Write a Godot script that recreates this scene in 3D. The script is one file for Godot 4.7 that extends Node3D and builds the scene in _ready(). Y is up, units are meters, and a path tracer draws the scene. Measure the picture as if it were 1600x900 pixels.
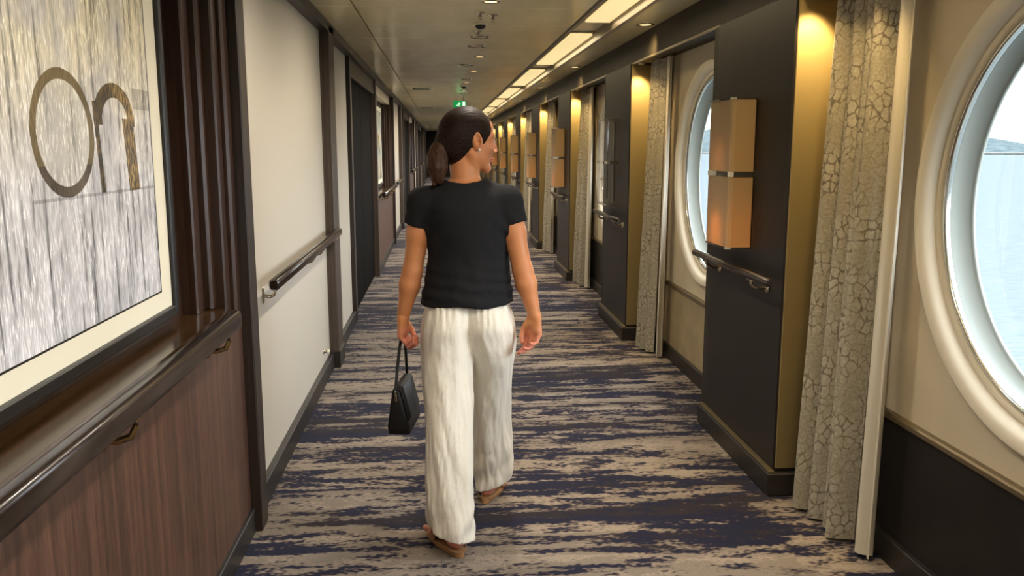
extends Node3D

# ---------------------------------------------------------------- shape collector
class Sh:
	var st := SurfaceTool.new()
	var xf := Transform3D()
	var uvs := false
	func _init():
		st.begin(Mesh.PRIMITIVE_TRIANGLES)
	func v(p: Vector3, uv := Vector2.ZERO):
		if uvs:
			st.set_uv(uv)
		st.add_vertex(xf * p)
	func face(p: Array, out: Vector3, uv := []):
		# a flat fan turned outwards; Godot's front faces run clockwise
		var n: Vector3 = (p[1] - p[0]).cross(p[2] - p[0])
		if p.size() > 3:
			n = n + (p[2] - p[0]).cross(p[3] - p[0])
		var flip := n.dot(out) > 0.0
		for i in range(1, p.size() - 1):
			var a := 0
			var b := i
			var c := i + 1
			if flip:
				b = i + 1
				c = i
			v(p[a], uv[a] if uv else Vector2.ZERO)
			v(p[b], uv[b] if uv else Vector2.ZERO)
			v(p[c], uv[c] if uv else Vector2.ZERO)
	func box(lo: Vector3, hi: Vector3, bev := 0.004):
		st.set_smooth_group(-1)
		var ctr := (lo + hi) * 0.5
		var h := (hi - lo) * 0.5
		var b := minf(bev, minf(h.x, minf(h.y, h.z)) * 0.9)
		var P := func(s: Vector3, axis: int) -> Vector3:
			var q := Vector3(h.x * s.x, h.y * s.y, h.z * s.z)
			for k in 3:
				if k != axis:
					q[k] -= b * s[k]
			return ctr + q
		for a in 3:
			var b1 := (a + 1) % 3
			var b2 := (a + 2) % 3
			for s in [-1.0, 1.0]:
				var pts := []
				for e in [[-1.0, -1.0], [1.0, -1.0], [1.0, 1.0], [-1.0, 1.0]]:
					var q := Vector3()
					q[a] = s
					q[b1] = e[0]
					q[b2] = e[1]
					pts.append(P.call(q, a))
				var out := Vector3()
				out[a] = s
				face(pts, out)
				for s2 in [-1.0, 1.0]:   # the edge between faces a and b1
					var q1 := Vector3()
					q1[a] = s
					q1[b1] = s2
					q1[b2] = -1.0
					var q2 := q1
					q2[b2] = 1.0
					face([P.call(q1, a), P.call(q2, a), P.call(q2, b1), P.call(q1, b1)], Vector3(q1.x + q2.x, q1.y + q2.y, q1.z + q2.z))
		for sx in [-1.0, 1.0]:
			for sy in [-1.0, 1.0]:
				for sz in [-1.0, 1.0]:
					var s := Vector3(sx, sy, sz)
					face([P.call(s, 0), P.call(s, 1), P.call(s, 2)], s)
	func tube(pts: Array, rad: Array, sides := 12, squash := Vector2.ONE, up := Vector3.UP):
		# round bar along points, one radius per point
		var rings := []
		for i in pts.size():
			var d: Vector3 = (pts[mini(i + 1, pts.size() - 1)] - pts[maxi(i - 1, 0)]).normalized()
			var sx := up.cross(d)
			if sx.length() < 0.05:
				sx = Vector3(1, 0, 0.01).cross(d)
			sx = sx.normalized()
			var sy := d.cross(sx)
			var r: float = rad[i] if rad.size() > 1 else rad[0]
			var ring := []
			for k in sides:
				var an := TAU * k / sides
				ring.append(pts[i] + sx * cos(an) * r * squash.x + sy * sin(an) * r * squash.y)
			rings.append(ring)
		loft(rings, true)
	func loft(rings: Array, caps := true, closed := true, uv := []):
		st.set_smooth_group(0)
		var n: int = rings[0].size()
		var m := n if closed else n - 1
		for i in rings.size() - 1:
			for k in m:
				var k2 := (k + 1) % n
				var a: Vector3 = rings[i][k]
				var b: Vector3 = rings[i][k2]
				var c: Vector3 = rings[i + 1][k2]
				var e: Vector3 = rings[i + 1][k]
				if uv:
					var ua: Vector2 = uv[i][k]
					var ub: Vector2 = uv[i][k2]
					var uc: Vector2 = uv[i + 1][k2]
					var ue: Vector2 = uv[i + 1][k]
					v(a, ua); v(c, uc); v(b, ub); v(a, ua); v(e, ue); v(c, uc)
				else:
					v(a); v(c); v(b); v(a); v(e); v(c)
		if caps and closed:
			st.set_smooth_group(-1)
			for e in [0, rings.size() - 1]:
				var ctr := Vector3()
				for p in rings[e]:
					ctr += p / n
				var inner := Vector3()
				for p in rings[1 if e == 0 else e - 1]:
					inner += p / n
				for k in n:
					face([ctr, rings[e][k], rings[e][(k + 1) % n]], ctr - inner)
	func lathe(prof: Array, segs := 48, smooth := true):
		# profile points (radius, height) about the local y axis
		st.set_smooth_group(0 if smooth else -1)
		for i in prof.size() - 1:
			for k in segs:
				var a0 := TAU * k / segs
				var a1 := TAU * (k + 1) / segs
				var p: Vector2 = prof[i]
				var q: Vector2 = prof[i + 1]
				var A := Vector3(p.x * cos(a0), p.y, p.x * sin(a0))
				var B := Vector3(p.x * cos(a1), p.y, p.x * sin(a1))
				var C := Vector3(q.x * cos(a1), q.y, q.x * sin(a1))
				var D := Vector3(q.x * cos(a0), q.y, q.x * sin(a0))
				if p.x > 1e-6:
					v(A); v(B); v(C)
				if q.x > 1e-6:
					v(A); v(C); v(D)
	func prism(prof: Array, a: Vector3, b: Vector3, ux: Vector3, uy: Vector3, smooth := false):
		# a 2D outline swept straight from a to b
		var rings := []
		for e in [a, b]:
			var r := []
			for p in prof:
				r.append(e + ux * p.x + uy * p.y)
			rings.append(r)
		if smooth:
			loft(rings, true)
			return
		st.set_smooth_group(-1)
		var ctr: Vector3 = (a + b) * 0.5
		var mid := Vector2()
		for p in prof:
			mid += p / prof.size()
		var n := prof.size()
		for k in n:
			var k2 := (k + 1) % n
			var q: Vector2 = prof[k2] - prof[k]
			var out := ux * q.y - uy * q.x
			var area := 0.0
			for j in n:
				area += prof[j].cross(prof[(j + 1) % n])
			face([rings[0][k], rings[0][k2], rings[1][k2], rings[1][k]], out * signf(area))
		face(rings[0], a - b)
		face(rings[1], b - a)
	func done() -> ArrayMesh:
		st.generate_normals()
		return st.commit()

# ---------------------------------------------------------------- distance field on a grid, meshed as surface nets
class Vox:
	var o: Vector3
	var c: float
	var nx: int
	var ny: int
	var nz: int
	var d := PackedFloat32Array()
	func _init(lo: Vector3, hi: Vector3, cell: float):
		o = lo
		c = cell
		nx = int((hi.x - lo.x) / cell) + 2
		ny = int((hi.y - lo.y) / cell) + 2
		nz = int((hi.z - lo.z) / cell) + 2
		d.resize(nx * ny * nz)
		d.fill(1.0)
	func span(lo: Vector3, hi: Vector3) -> Array:
		var a := ((lo - o) / c).floor()
		var b := ((hi - o) / c).ceil()
		return [clampi(int(a.x), 0, nx - 1), clampi(int(b.x), 0, nx - 1), clampi(int(a.y), 0, ny - 1), clampi(int(b.y), 0, ny - 1), clampi(int(a.z), 0, nz - 1), clampi(int(b.z), 0, nz - 1)]
	func cone(a: Vector3, b: Vector3, ra: float, rb: float, k := 0.01):
		var m := maxf(ra, rb) + k + c * 3.0
		var s := span(a.min(b) - Vector3.ONE * m, a.max(b) + Vector3.ONE * m)
		var ab := b - a
		var l2 := maxf(ab.length_squared(), 1e-9)
		for z in range(s[4], s[5] + 1):
			for y in range(s[2], s[3] + 1):
				var i: int = (z * ny + y) * nx + s[0]
				for x in range(s[0], s[1] + 1):
					var q := Vector3(o.x + x * c, o.y + y * c, o.z + z * c) - a
					var t := clampf(q.dot(ab) / l2, 0.0, 1.0)
					var e := (q - ab * t).length() - (ra + (rb - ra) * t)
					var f := d[i]
					var h := maxf(k - absf(e - f), 0.0)
					d[i] = minf(e, f) - h * h / (4.0 * k)
					i += 1
	func ell(ctr: Vector3, B: Basis, r: Vector3, k := 0.01, carve := false):
		var R := maxf(r.x, maxf(r.y, r.z)) + k + c * 3.0
		var s := span(ctr - Vector3.ONE * R, ctr + Vector3.ONE * R)
		var T := B.transposed()
		var rm := minf(r.x, minf(r.y, r.z))
		for z in range(s[4], s[5] + 1):
			for y in range(s[2], s[3] + 1):
				var i: int = (z * ny + y) * nx + s[0]
				for x in range(s[0], s[1] + 1):
					var q := T * (Vector3(o.x + x * c, o.y + y * c, o.z + z * c) - ctr)
					var k0 := (q / r).length()
					var k1 := (q / (r * r)).length()
					var e := k0 * (k0 - 1.0) / k1 if k1 > 1e-6 else -rm
					var f := d[i]
					if carve:
						e = -e
						var h2 := maxf(k - absf(e - f), 0.0)
						d[i] = maxf(e, f) + h2 * h2 / (4.0 * k)
					else:
						var h := maxf(k - absf(e - f), 0.0)
						d[i] = minf(e, f) - h * h / (4.0 * k)
					i += 1
	func each(fn: Callable):
		var i := 0
		for z in nz:
			for y in ny:
				for x in nx:
					d[i] = fn.call(Vector3(o.x + x * c, o.y + y * c, o.z + z * c), d[i])
					i += 1
	func near(fn: Callable, reach: float):
		# changes only the cells close to the surface
		var i := 0
		for z in nz:
			for y in ny:
				for x in nx:
					if absf(d[i]) < reach:
						d[i] = fn.call(Vector3(o.x + x * c, o.y + y * c, o.z + z * c), d[i])
					i += 1
	func mesh(V: PackedVector3Array, N: PackedVector3Array, I: PackedInt32Array, off: Vector3) -> Array:
		var id := PackedInt32Array()
		id.resize(d.size())
		id.fill(-1)
		var sx := 1
		var sy := nx
		var sz := nx * ny
		var cut := c * 4.5
		for z in nz - 1:
			for y in ny - 1:
				var i := (z * ny + y) * nx
				for x in nx - 1:
					if absf(d[i]) < cut:
						var e0 := d[i]; var e1 := d[i + sx]; var e2 := d[i + sy]; var e3 := d[i + sx + sy]
						var e4 := d[i + sz]; var e5 := d[i + sx + sz]; var e6 := d[i + sy + sz]; var e7 := d[i + sx + sy + sz]
						var neg := int(e0 < 0.0) + int(e1 < 0.0) + int(e2 < 0.0) + int(e3 < 0.0) + int(e4 < 0.0) + int(e5 < 0.0) + int(e6 < 0.0) + int(e7 < 0.0)
						if neg > 0 and neg < 8:
							var p := Vector3.ZERO
							var n := 0
							if (e0 < 0.0) != (e1 < 0.0): p += Vector3(e0 / (e0 - e1), 0, 0); n += 1
							if (e2 < 0.0) != (e3 < 0.0): p += Vector3(e2 / (e2 - e3), 1, 0); n += 1
							if (e4 < 0.0) != (e5 < 0.0): p += Vector3(e4 / (e4 - e5), 0, 1); n += 1
							if (e6 < 0.0) != (e7 < 0.0): p += Vector3(e6 / (e6 - e7), 1, 1); n += 1
							if (e0 < 0.0) != (e2 < 0.0): p += Vector3(0, e0 / (e0 - e2), 0); n += 1
							if (e1 < 0.0) != (e3 < 0.0): p += Vector3(1, e1 / (e1 - e3), 0); n += 1
							if (e4 < 0.0) != (e6 < 0.0): p += Vector3(0, e4 / (e4 - e6), 1); n += 1
							if (e5 < 0.0) != (e7 < 0.0): p += Vector3(1, e5 / (e5 - e7), 1); n += 1
							if (e0 < 0.0) != (e4 < 0.0): p += Vector3(0, 0, e0 / (e0 - e4)); n += 1
							if (e1 < 0.0) != (e5 < 0.0): p += Vector3(1, 0, e1 / (e1 - e5)); n += 1
							if (e2 < 0.0) != (e6 < 0.0): p += Vector3(0, 1, e2 / (e2 - e6)); n += 1
							if (e3 < 0.0) != (e7 < 0.0): p += Vector3(1, 1, e3 / (e3 - e7)); n += 1
							p /= n
							id[i] = V.size()
							V.append(o + (Vector3(x, y, z) + p) * c - off)
							var g := Vector3((e1 + e3 + e5 + e7) - (e0 + e2 + e4 + e6), (e2 + e3 + e6 + e7) - (e0 + e1 + e4 + e5), (e4 + e5 + e6 + e7) - (e0 + e1 + e2 + e3))
							N.append(g.normalized() if g.length_squared() > 1e-16 else Vector3.UP)
					i += 1
		for z in range(1, nz - 1):
			for y in range(1, ny - 1):
				var i := (z * ny + y) * nx + 1
				for x in range(1, nx - 1):
					if absf(d[i]) < cut:
						var ins := d[i] < 0.0
						for a in 3:
							var s := sx if a == 0 else (sy if a == 1 else sz)
							if (d[i + s] < 0.0) != ins:
								var s1 := sy if a == 0 else (sz if a == 1 else sx)
								var s2 := sz if a == 0 else (sx if a == 1 else sy)
								var q0 := id[i - s1 - s2]
								var q1 := id[i - s2]
								var q2 := id[i]
								var q3 := id[i - s1]
								if q0 < 0 or q1 < 0 or q2 < 0 or q3 < 0:
									continue
								if ins:
									I.append_array([q0, q2, q1, q0, q3, q2])
								else:
									I.append_array([q0, q1, q2, q0, q2, q3])
					i += 1
		return [V, N, I]

static func net_mesh(vs: Array, off: Vector3, tint = null) -> ArrayMesh:
	var V := PackedVector3Array()
	var N := PackedVector3Array()
	var I := PackedInt32Array()
	for g in vs:
		var r: Array = g.mesh(V, N, I, off)
		V = r[0]; N = r[1]; I = r[2]
	var arr := []
	arr.resize(Mesh.ARRAY_MAX)
	arr[Mesh.ARRAY_VERTEX] = V
	arr[Mesh.ARRAY_NORMAL] = N
	arr[Mesh.ARRAY_INDEX] = I
	if tint != null:
		var C := PackedColorArray()
		for p in V:
			C.append((tint as Callable).call(p + off))
		arr[Mesh.ARRAY_COLOR] = C
	var m := ArrayMesh.new()
	m.add_surface_from_arrays(Mesh.PRIMITIVE_TRIANGLES, arr)
	return m

# ---------------------------------------------------------------- nodes
var taken := {}
var M := {}
const ORD := ["nearest", "second", "third", "fourth", "fifth", "sixth", "seventh", "eighth", "ninth", "tenth", "eleventh", "twelfth", "thirteenth", "fourteenth", "fifteenth"]

func numbered(called: String) -> String:
	var n: int = taken.get(called, 0)
	taken[called] = n + 1
	return called if n == 0 else "%s_%03d" % [called, n]

func thing(called: String, label: String, category: String, at := Vector3.ZERO, group := "") -> Node3D:
	var t := Node3D.new()
	t.name = numbered(called)
	t.position = at
	add_child(t)
	tag(t, label, category, group)
	return t

func tag(t: Node3D, label: String, category: String, group := ""):
	t.set_meta("label", label)
	t.set_meta("category", category)
	if group:
		t.set_meta("group", group)

func struct(called: String) -> Node3D:
	var t := Node3D.new()
	t.name = called
	t.set_meta("kind", "structure")
	add_child(t)
	return t

func obj(called: String, s, m: Material, parent: Node) -> MeshInstance3D:
	var o := MeshInstance3D.new()
	o.mesh = s.done() if s is Sh else s
	o.material_override = m
	if parent == self:
		o.name = numbered(called)
		add_child(o)
	else:
		var n := called
		var k := 0
		while parent.has_node(NodePath(n)):
			k += 1
			n = "%s_%03d" % [called, k]
		o.name = n
		parent.add_child(o)
	return o

func slab(called: String, lo: Vector3, hi: Vector3, m: Material, parent: Node, bev := 0.003) -> MeshInstance3D:
	var s := Sh.new()
	s.box(lo, hi, bev)
	return obj(called, s, m, parent)

func again(t: Node3D, at: Vector3, label: String) -> Node3D:
	# a copy of a thing with its parts, under a name of its own
	var r: Node3D = t.duplicate()
	r.name = numbered(String(t.name).trim_suffix("_001"))
	r.position = at
	add_child(r)
	r.set_meta("label", label)
	return r

func mat(c: Color, rough := 0.6, metal := 0.0, spec := 0.5) -> StandardMaterial3D:
	var m := StandardMaterial3D.new()
	m.albedo_color = c
	m.roughness = rough
	m.metallic = metal
	m.metallic_specular = spec
	return m

func rgb(r: float, g: float, b: float) -> Color:
	return Color(r / 255.0, g / 255.0, b / 255.0)

func glow(c: Color, e: float) -> StandardMaterial3D:
	var m := mat(c, 0.5)
	m.emission_enabled = true
	m.emission = c
	m.emission_energy_multiplier = e
	return m

# ---------------------------------------------------------------- textures
func noise_bytes(w: int, h: int, freq: float, sd: int, W: int, H: int, oct := 4) -> PackedByteArray:
	var n := FastNoiseLite.new()
	n.noise_type = FastNoiseLite.TYPE_SIMPLEX_SMOOTH
	n.seed = sd
	n.frequency = freq
	n.fractal_octaves = oct
	var im := n.get_seamless_image(w, h)
	im.convert(Image.FORMAT_L8)
	im.resize(W, H, Image.INTERPOLATE_CUBIC)
	return im.get_data()

func tex(w: int, h: int, data: PackedByteArray) -> ImageTexture:
	return ImageTexture.create_from_image(Image.create_from_data(w, h, false, Image.FORMAT_RGB8, data))

func put(b: PackedByteArray, i: int, r: float, g: float, bl: float):
	b[i] = clampi(int(r), 0, 255)
	b[i + 1] = clampi(int(g), 0, 255)
	b[i + 2] = clampi(int(bl), 0, 255)

func carpet_texture() -> ImageTexture:
	var W := 768
	var H := 1536
	var a := noise_bytes(64, H, 0.021, 11, W, H, 3)
	var b := noise_bytes(150, H, 0.062, 12, W, H, 3)
	var c := noise_bytes(300, H, 0.21, 13, W, H, 2)
	var e := noise_bytes(48, H, 0.014, 14, W, H, 2)
	var g := noise_bytes(24, 220, 0.03, 15, W, H, 2)
	var h := noise_bytes(W, H, 0.5, 16, W, H, 1)
	var out := PackedByteArray()
	out.resize(W * H * 3)
	for i in W * H:
		var rag := (c[i] - 128) * 0.24
		var v := (a[i] - 128) * 0.40 + (g[i] - 128) * 0.20 + (b[i] - 128) * 0.36 + rag + 2.0
		var t := (e[i] - 128) * 0.6 + (b[i] - 128) * 0.5 + rag
		var f := (h[i] - 128) * 0.10
		var col: Vector3
		if v < -7.0:
			col = Vector3(26, 27, 47) if t < 8.0 else Vector3(38, 32, 38)
		elif v < -1.0:
			col = Vector3(33, 31, 47).lerp(Vector3(58, 50, 54), clampf((v + 7.0) / 3.0, 0.0, 1.0))
		elif v < 7.0:
			col = Vector3(66, 57, 57).lerp(Vector3(98, 88, 81), clampf((v + 1.0) / 6.0, 0.0, 1.0))
		else:
			col = Vector3(112, 101, 92).lerp(Vector3(142, 130, 117), clampf((v - 7.0) / 16.0, 0.0, 1.0))
			if t > 16.0:
				col = col * 0.86
		put(out, i * 3, col.x + f, col.y + f, col.z + f)
	return tex(W, H, out)

func wood_texture() -> ImageTexture:
	var W := 512
	var H := 512
	var a := noise_bytes(W, 10, 0.03, 21, W, H, 4)
	var b := noise_bytes(W, 40, 0.2, 22, W, H, 3)
	var out := PackedByteArray()
	out.resize(W * H * 3)
	for i in W * H:
		var v := 0.48 + 0.26 * a[i] / 255.0 + 0.27 * (b[i] / 255.0 - 0.5)
		put(out, i * 3, 255 * v, 246 * v, 238 * v)
	return tex(W, H, out)

func art_texture(W: int, H: int, z0: float, z1: float, y0: float, y1: float) -> ImageTexture:
	# print of weathered pale boards with two brass letters
	var a := noise_bytes(W, 40, 0.05, 31, W, H, 4)
	var b := noise_bytes(W, 90, 0.22, 32, W, H, 3)
	var p := noise_bytes(W / 4, H / 4, 0.02, 33, W, H, 3)
	var out := PackedByteArray()
	out.resize(W * H * 3)
	for y in H:
		var Y := y1 + (y0 - y1) * (y + 0.5) / H
		for x in W:
			var i := y * W + x
			var z := z0 + (z1 - z0) * (x + 0.5) / W
			var st := b[i] / 255.0
			var bd := a[i] / 255.0
			var pt := p[i] / 255.0
			var v := 206.0 + 60.0 * (bd - 0.5) + 70.0 * (st - 0.5) + 40.0 * (pt - 0.5)
			if bd < 0.36:
				v -= 260.0 * (0.36 - bd)
			if st > 0.72 and pt > 0.4:
				v += 40.0
			var warm := clampf((Y - 1.42) * 2.2, 0.0, 1.0) * clampf(pt * 1.6, 0.3, 1.0)
			var col := Vector3(v * lerpf(0.99, 1.04, warm), v * lerpf(0.985, 0.99, warm), v * lerpf(1.0, 0.84, warm))
			var wob := (st - 0.5) * 0.012
			# the ring
			var rz := (z + 2.163) / 0.176
			var ry := (Y - 1.563) / 0.154
			var rr := sqrt(rz * rz + ry * ry) + wob
			if rr < 1.0 and rr > 0.83:
				var k := 0.65 + 0.5 * pt + 0.35 * (st - 0.5)
				col = Vector3(128, 112, 80) * k if ry > -0.5 else Vector3(96, 84, 70) * k
			elif rr <= 0.83:
				col = col.lerp(Vector3(190, 186, 172), 0.45)
				if st > 0.66:
					col += Vector3(30, 30, 30)
			# the arched letter
			var nz := (z + 2.495) / 0.15
			var ny := (Y - 1.60) / 0.105
			var nr := sqrt(nz * nz + ny * ny) + wob * 2.0
			var arch := ny > -0.1 and nr < 1.0 and nr > 0.62
			var leg := Y < 1.61 and Y > 1.405 and z < -2.56 + (Y - 1.5) * 0.12 and z > -2.645 + (Y - 1.5) * 0.12
			var stem := Y < 1.65 and Y > 1.41 and absf(z + 2.37 - (Y - 1.5) * 0.1) < 0.014
			if arch or leg or stem:
				var k2 := 0.55 + 0.9 * pt * st * 2.0
				col = (Vector3(120, 100, 66) if st > 0.52 else Vector3(74, 66, 56)) * k2
			# the stroke of a letter that runs off the frame
			var lz := (z + 1.70) / 0.10
			if Y > 1.74 and absf(lz - 0.5 * sin((Y - 1.74) * 5.0) + 0.55) < 0.22:
				col = col.lerp(Vector3(150, 126, 84), 0.7)
			# edges of the letter boards
			if absf(Y - 1.408 - wob * 0.3) < 0.004 and z < -1.975:
				col *= 0.82
			if Y > 1.64 and Y < 1.70 and z < -2.64:
				col *= 0.8
			put(out, i * 3, col.x, col.y, col.z)
	return tex(W, H, out)

func abstract_texture() -> ImageTexture:
	var W := 128
	var H := 256
	var a := noise_bytes(32, 48, 0.05, 41, W, H, 3)
	var b := noise_bytes(64, 20, 0.09, 42, W, H, 3)
	var out := PackedByteArray()
	out.resize(W * H * 3)
	for i in W * H:
		var t := a[i] / 255.0
		var u := b[i] / 255.0
		var col := Vector3(226, 220, 200).lerp(Vector3(176, 198, 202), clampf(t * 2.0 - 0.6, 0, 1))
		if u < 0.38:
			col = col.lerp(Vector3(150, 124, 84), 0.6)
		put(out, i * 3, col.x, col.y, col.z)
	return tex(W, H, out)

func crackle_texture() -> ImageTexture:
	# printed curtain cloth: broken grey cell outlines on ivory
	var W := 512
	var H := 1024
	var n := FastNoiseLite.new()
	n.noise_type = FastNoiseLite.TYPE_CELLULAR
	n.seed = 5
	n.frequency = 0.048
	n.cellular_distance_function = FastNoiseLite.DISTANCE_EUCLIDEAN
	n.cellular_return_type = FastNoiseLite.RETURN_DISTANCE2_SUB
	n.cellular_jitter = 0.85
	n.fractal_type = FastNoiseLite.FRACTAL_NONE
	n.domain_warp_enabled = true
	n.domain_warp_amplitude = 14.0
	n.domain_warp_frequency = 0.03
	var a := noise_bytes(64, 128, 0.06, 51, W, H, 3)
	var b := noise_bytes(256, 512, 0.2, 52, W, H, 2)
	var out := PackedByteArray()
	out.resize(W * H * 3)
	for y in H:
		for x in W:
			var i := y * W + x
			var e := n.get_noise_2d(x, y * 0.72) + 1.0
			var w := 0.03 + 0.17 * a[i] / 255.0
			var k := clampf(1.0 - e / w, 0.0, 1.0)
			k = sqrt(k) * clampf(a[i] / 255.0 * 2.6 - 0.55, 0.0, 1.0)
			var s := (b[i] - 128) * 0.13 + (a[i] - 128) * 0.12
			put(out, i * 3, lerpf(160 + s, 102, k), lerpf(153 + s, 94, k), lerpf(137 + s, 82, k))
	return tex(W, H, out)

func weave(freq: float, sd: int, lo: Color, hi: Color, size := 256, oct := 3) -> NoiseTexture2D:
	var n := FastNoiseLite.new()
	n.noise_type = FastNoiseLite.TYPE_SIMPLEX_SMOOTH
	n.seed = sd
	n.frequency = freq
	n.fractal_octaves = oct
	var t := NoiseTexture2D.new()
	t.width = size
	t.height = size
	t.seamless = true
	t.noise = n
	var g := Gradient.new()
	g.set_color(0, lo)
	g.set_color(1, hi)
	t.color_ramp = g
	return t

func tri(m: StandardMaterial3D, t: Texture2D, scale: Vector3, world := true) -> StandardMaterial3D:
	m.albedo_texture = t
	m.uv1_triplanar = true
	m.uv1_world_triplanar = world
	m.uv1_scale = scale
	m.uv1_triplanar_sharpness = 6.0
	return m

func materials():
	var wood := wood_texture()
	M.wood = tri(mat(rgb(136, 100, 82), 0.42), wood, Vector3(1.6, 1.1, 1.6))
	M.wood_dark = tri(mat(rgb(94, 66, 50), 0.34), wood, Vector3(2.2, 0.8, 2.2))
	M.wood_sill = tri(mat(rgb(112, 84, 52), 0.16), wood, Vector3(1.0, 1.0, 0.2))  # gold of the reflections on the sill mixed into the wood tint
	M.rail = tri(mat(rgb(66, 52, 44), 0.22), wood, Vector3(3.0, 3.0, 0.4))
	M.strip = tri(mat(rgb(74, 60, 52), 0.4), wood, Vector3(3.0, 0.7, 3.0))
	M.post = tri(mat(rgb(112, 98, 86), 0.45), wood, Vector3(3.0, 0.7, 3.0))
	M.white = mat(rgb(206, 199, 184), 0.38)
	M.cream = mat(rgb(205, 195, 172), 0.42)
	M.base = mat(rgb(38, 34, 31), 0.42)
	M.charcoal = tri(mat(rgb(36, 32, 30), 0.42, 0.0, 0.36), weave(0.02, 61, Color(0.82, 0.82, 0.82), Color(1, 1, 1), 256, 4), Vector3(0.8, 0.8, 0.8))
	M.painted_sheen = tri(mat(rgb(172, 154, 120), 0.4), weave(0.02, 62, Color(0.85, 0.85, 0.85), Color(1, 1, 1), 256, 4), Vector3(0.7, 0.7, 0.7))  # tan stands for light reflected off a dark dado
	M.header = mat(rgb(50, 45, 38), 0.6, 0.0, 0.35)
	M.painted_glow = mat(rgb(134, 118, 80), 0.42, 0.3)  # golden lamplight on the charcoal returns put into the colour
	M.lip = mat(rgb(128, 118, 98), 0.4)
	M.trim = mat(rgb(120, 106, 80), 0.3, 0.6)
	M.niche = tri(mat(rgb(208, 194, 166), 0.4), weave(0.012, 63, Color(0.92, 0.92, 0.92), Color(1, 1, 1), 256, 3), Vector3(0.5, 0.5, 0.5))
	M.ring = mat(rgb(214, 204, 182), 0.38)
	M.reveal = mat(rgb(132, 136, 128), 0.5, 0.0, 0.35)
	M.steel = mat(rgb(214, 214, 206), 0.16, 1.0)
	M.chrome = mat(rgb(200, 190, 172), 0.18, 1.0)
	M.brass = mat(rgb(186, 160, 112), 0.24, 1.0)
	M.rubber = mat(rgb(40, 40, 40), 0.7)
	M.glass = mat(Color(0.86, 0.94, 0.94, 0.05), 0.0)
	M.glass.transparency = BaseMaterial3D.TRANSPARENCY_ALPHA
	M.ceiling = tri(mat(rgb(238, 226, 184), 0.24, 0.1), weave(0.010, 64, Color(0.93, 0.93, 0.92), Color(1, 1, 1), 512, 3), Vector3(0.5, 0.5, 0.16))
	M.leaf = mat(rgb(11, 10, 10), 0.7, 0.0, 0.15)
	M.dark = mat(rgb(16, 15, 15), 0.7)
	M.black = mat(rgb(24, 22, 21), 0.35)
	M.matboard = mat(rgb(226, 220, 198), 0.7)
	M.carpet = mat(Color(1, 1, 1), 0.95, 0.0, 0.2)
	M.carpet.albedo_texture = carpet_texture()
	M.carpet.rim_enabled = true
	M.carpet.rim = 0.15
	M.crackle = mat(Color(1, 1, 1), 0.8, 0.0, 0.3)
	M.crackle.albedo_texture = crackle_texture()
	M.crackle.backlight_enabled = true
	M.crackle.backlight = Color(0.25, 0.25, 0.25)
	M.liner = mat(rgb(206, 198, 180), 0.75, 0.0, 0.4)
	M.liner.backlight_enabled = true
	M.liner.backlight = Color(0.35, 0.35, 0.35)
	M.shade = mat(rgb(150, 134, 102), 0.4)
	M.shade.backlight_enabled = true
	M.shade.backlight = Color(0.7, 0.63, 0.46)
	M.smoked = mat(Color(0.8, 0.78, 0.74, 0.06), 0.05)
	M.smoked.transparency = BaseMaterial3D.TRANSPARENCY_ALPHA
	M.lamp = glow(Color(1.0, 0.62, 0.28), 1.2)
	M.lens = glow(Color(1.0, 0.86, 0.6), 1.6)
	M.strip_light = glow(Color(1.0, 0.9, 0.66), 0.6)
	M.diffuser = mat(rgb(220, 208, 176), 0.3)
	M.plastic = mat(rgb(214, 206, 184), 0.4)
	M.sea = tri(mat(rgb(86, 90, 91), 0.5, 0.0, 0.1), weave(0.05, 76, Color(0.84, 0.88, 0.9), Color(1, 1, 1), 512, 5), Vector3(0.01, 0.01, 0.05))
	M.sea.specular_mode = BaseMaterial3D.SPECULAR_DISABLED
	M.sea.normal_enabled = true
	var n := FastNoiseLite.new()
	n.seed = 71
	n.frequency = 0.02
	n.fractal_octaves = 4
	var nt := NoiseTexture2D.new()
	nt.width = 512
	nt.height = 512
	nt.seamless = true
	nt.as_normal_map = true
	nt.bump_strength = 2.0
	nt.noise = n
	M.sea.normal_texture = nt
	M.sea.uv1_triplanar = true
	M.sea.uv1_world_triplanar = true
	M.land = tri(mat(rgb(74, 81, 82), 0.9), weave(0.03, 72, Color(0.7, 0.74, 0.74), Color(1, 1, 1), 256, 4), Vector3(0.004, 0.006, 0.004))  # haze of distance mixed into the woodland tint
	M.land.specular_mode = BaseMaterial3D.SPECULAR_DISABLED
	M.beach = mat(rgb(88, 84, 74), 0.9)
	M.skin = mat(Color(1, 1, 1), 0.5, 0.0, 0.45)
	M.skin.vertex_color_use_as_albedo = true
	M.skin.subsurf_scatter_enabled = true
	M.skin.subsurf_scatter_strength = 0.08
	M.shirt = tri(mat(rgb(33, 33, 35), 0.85, 0.0, 0.3), weave(0.25, 73, Color(0.8, 0.8, 0.8), Color(1, 1, 1), 128, 2), Vector3(6, 6, 6), false)
	M.trousers = tri(mat(rgb(238, 231, 215), 0.85, 0.0, 0.3), weave(0.12, 74, Color(0.93, 0.93, 0.93), Color(1, 1, 1), 256, 3), Vector3(5, 5, 5), false)
	M.hair = tri(mat(rgb(50, 36, 28), 0.55, 0.0, 0.22), weave(0.04, 75, Color(0.55, 0.5, 0.5), Color(1, 1, 1), 256, 4), Vector3(9, 9, 9), false)
	M.hair_end = tri(mat(rgb(84, 58, 41), 0.5, 0.0, 0.3), weave(0.04, 75, Color(0.5, 0.45, 0.42), Color(1, 1, 1), 256, 4), Vector3(14, 3, 14), false)
	M.tan = mat(rgb(160, 118, 78), 0.6)
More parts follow.
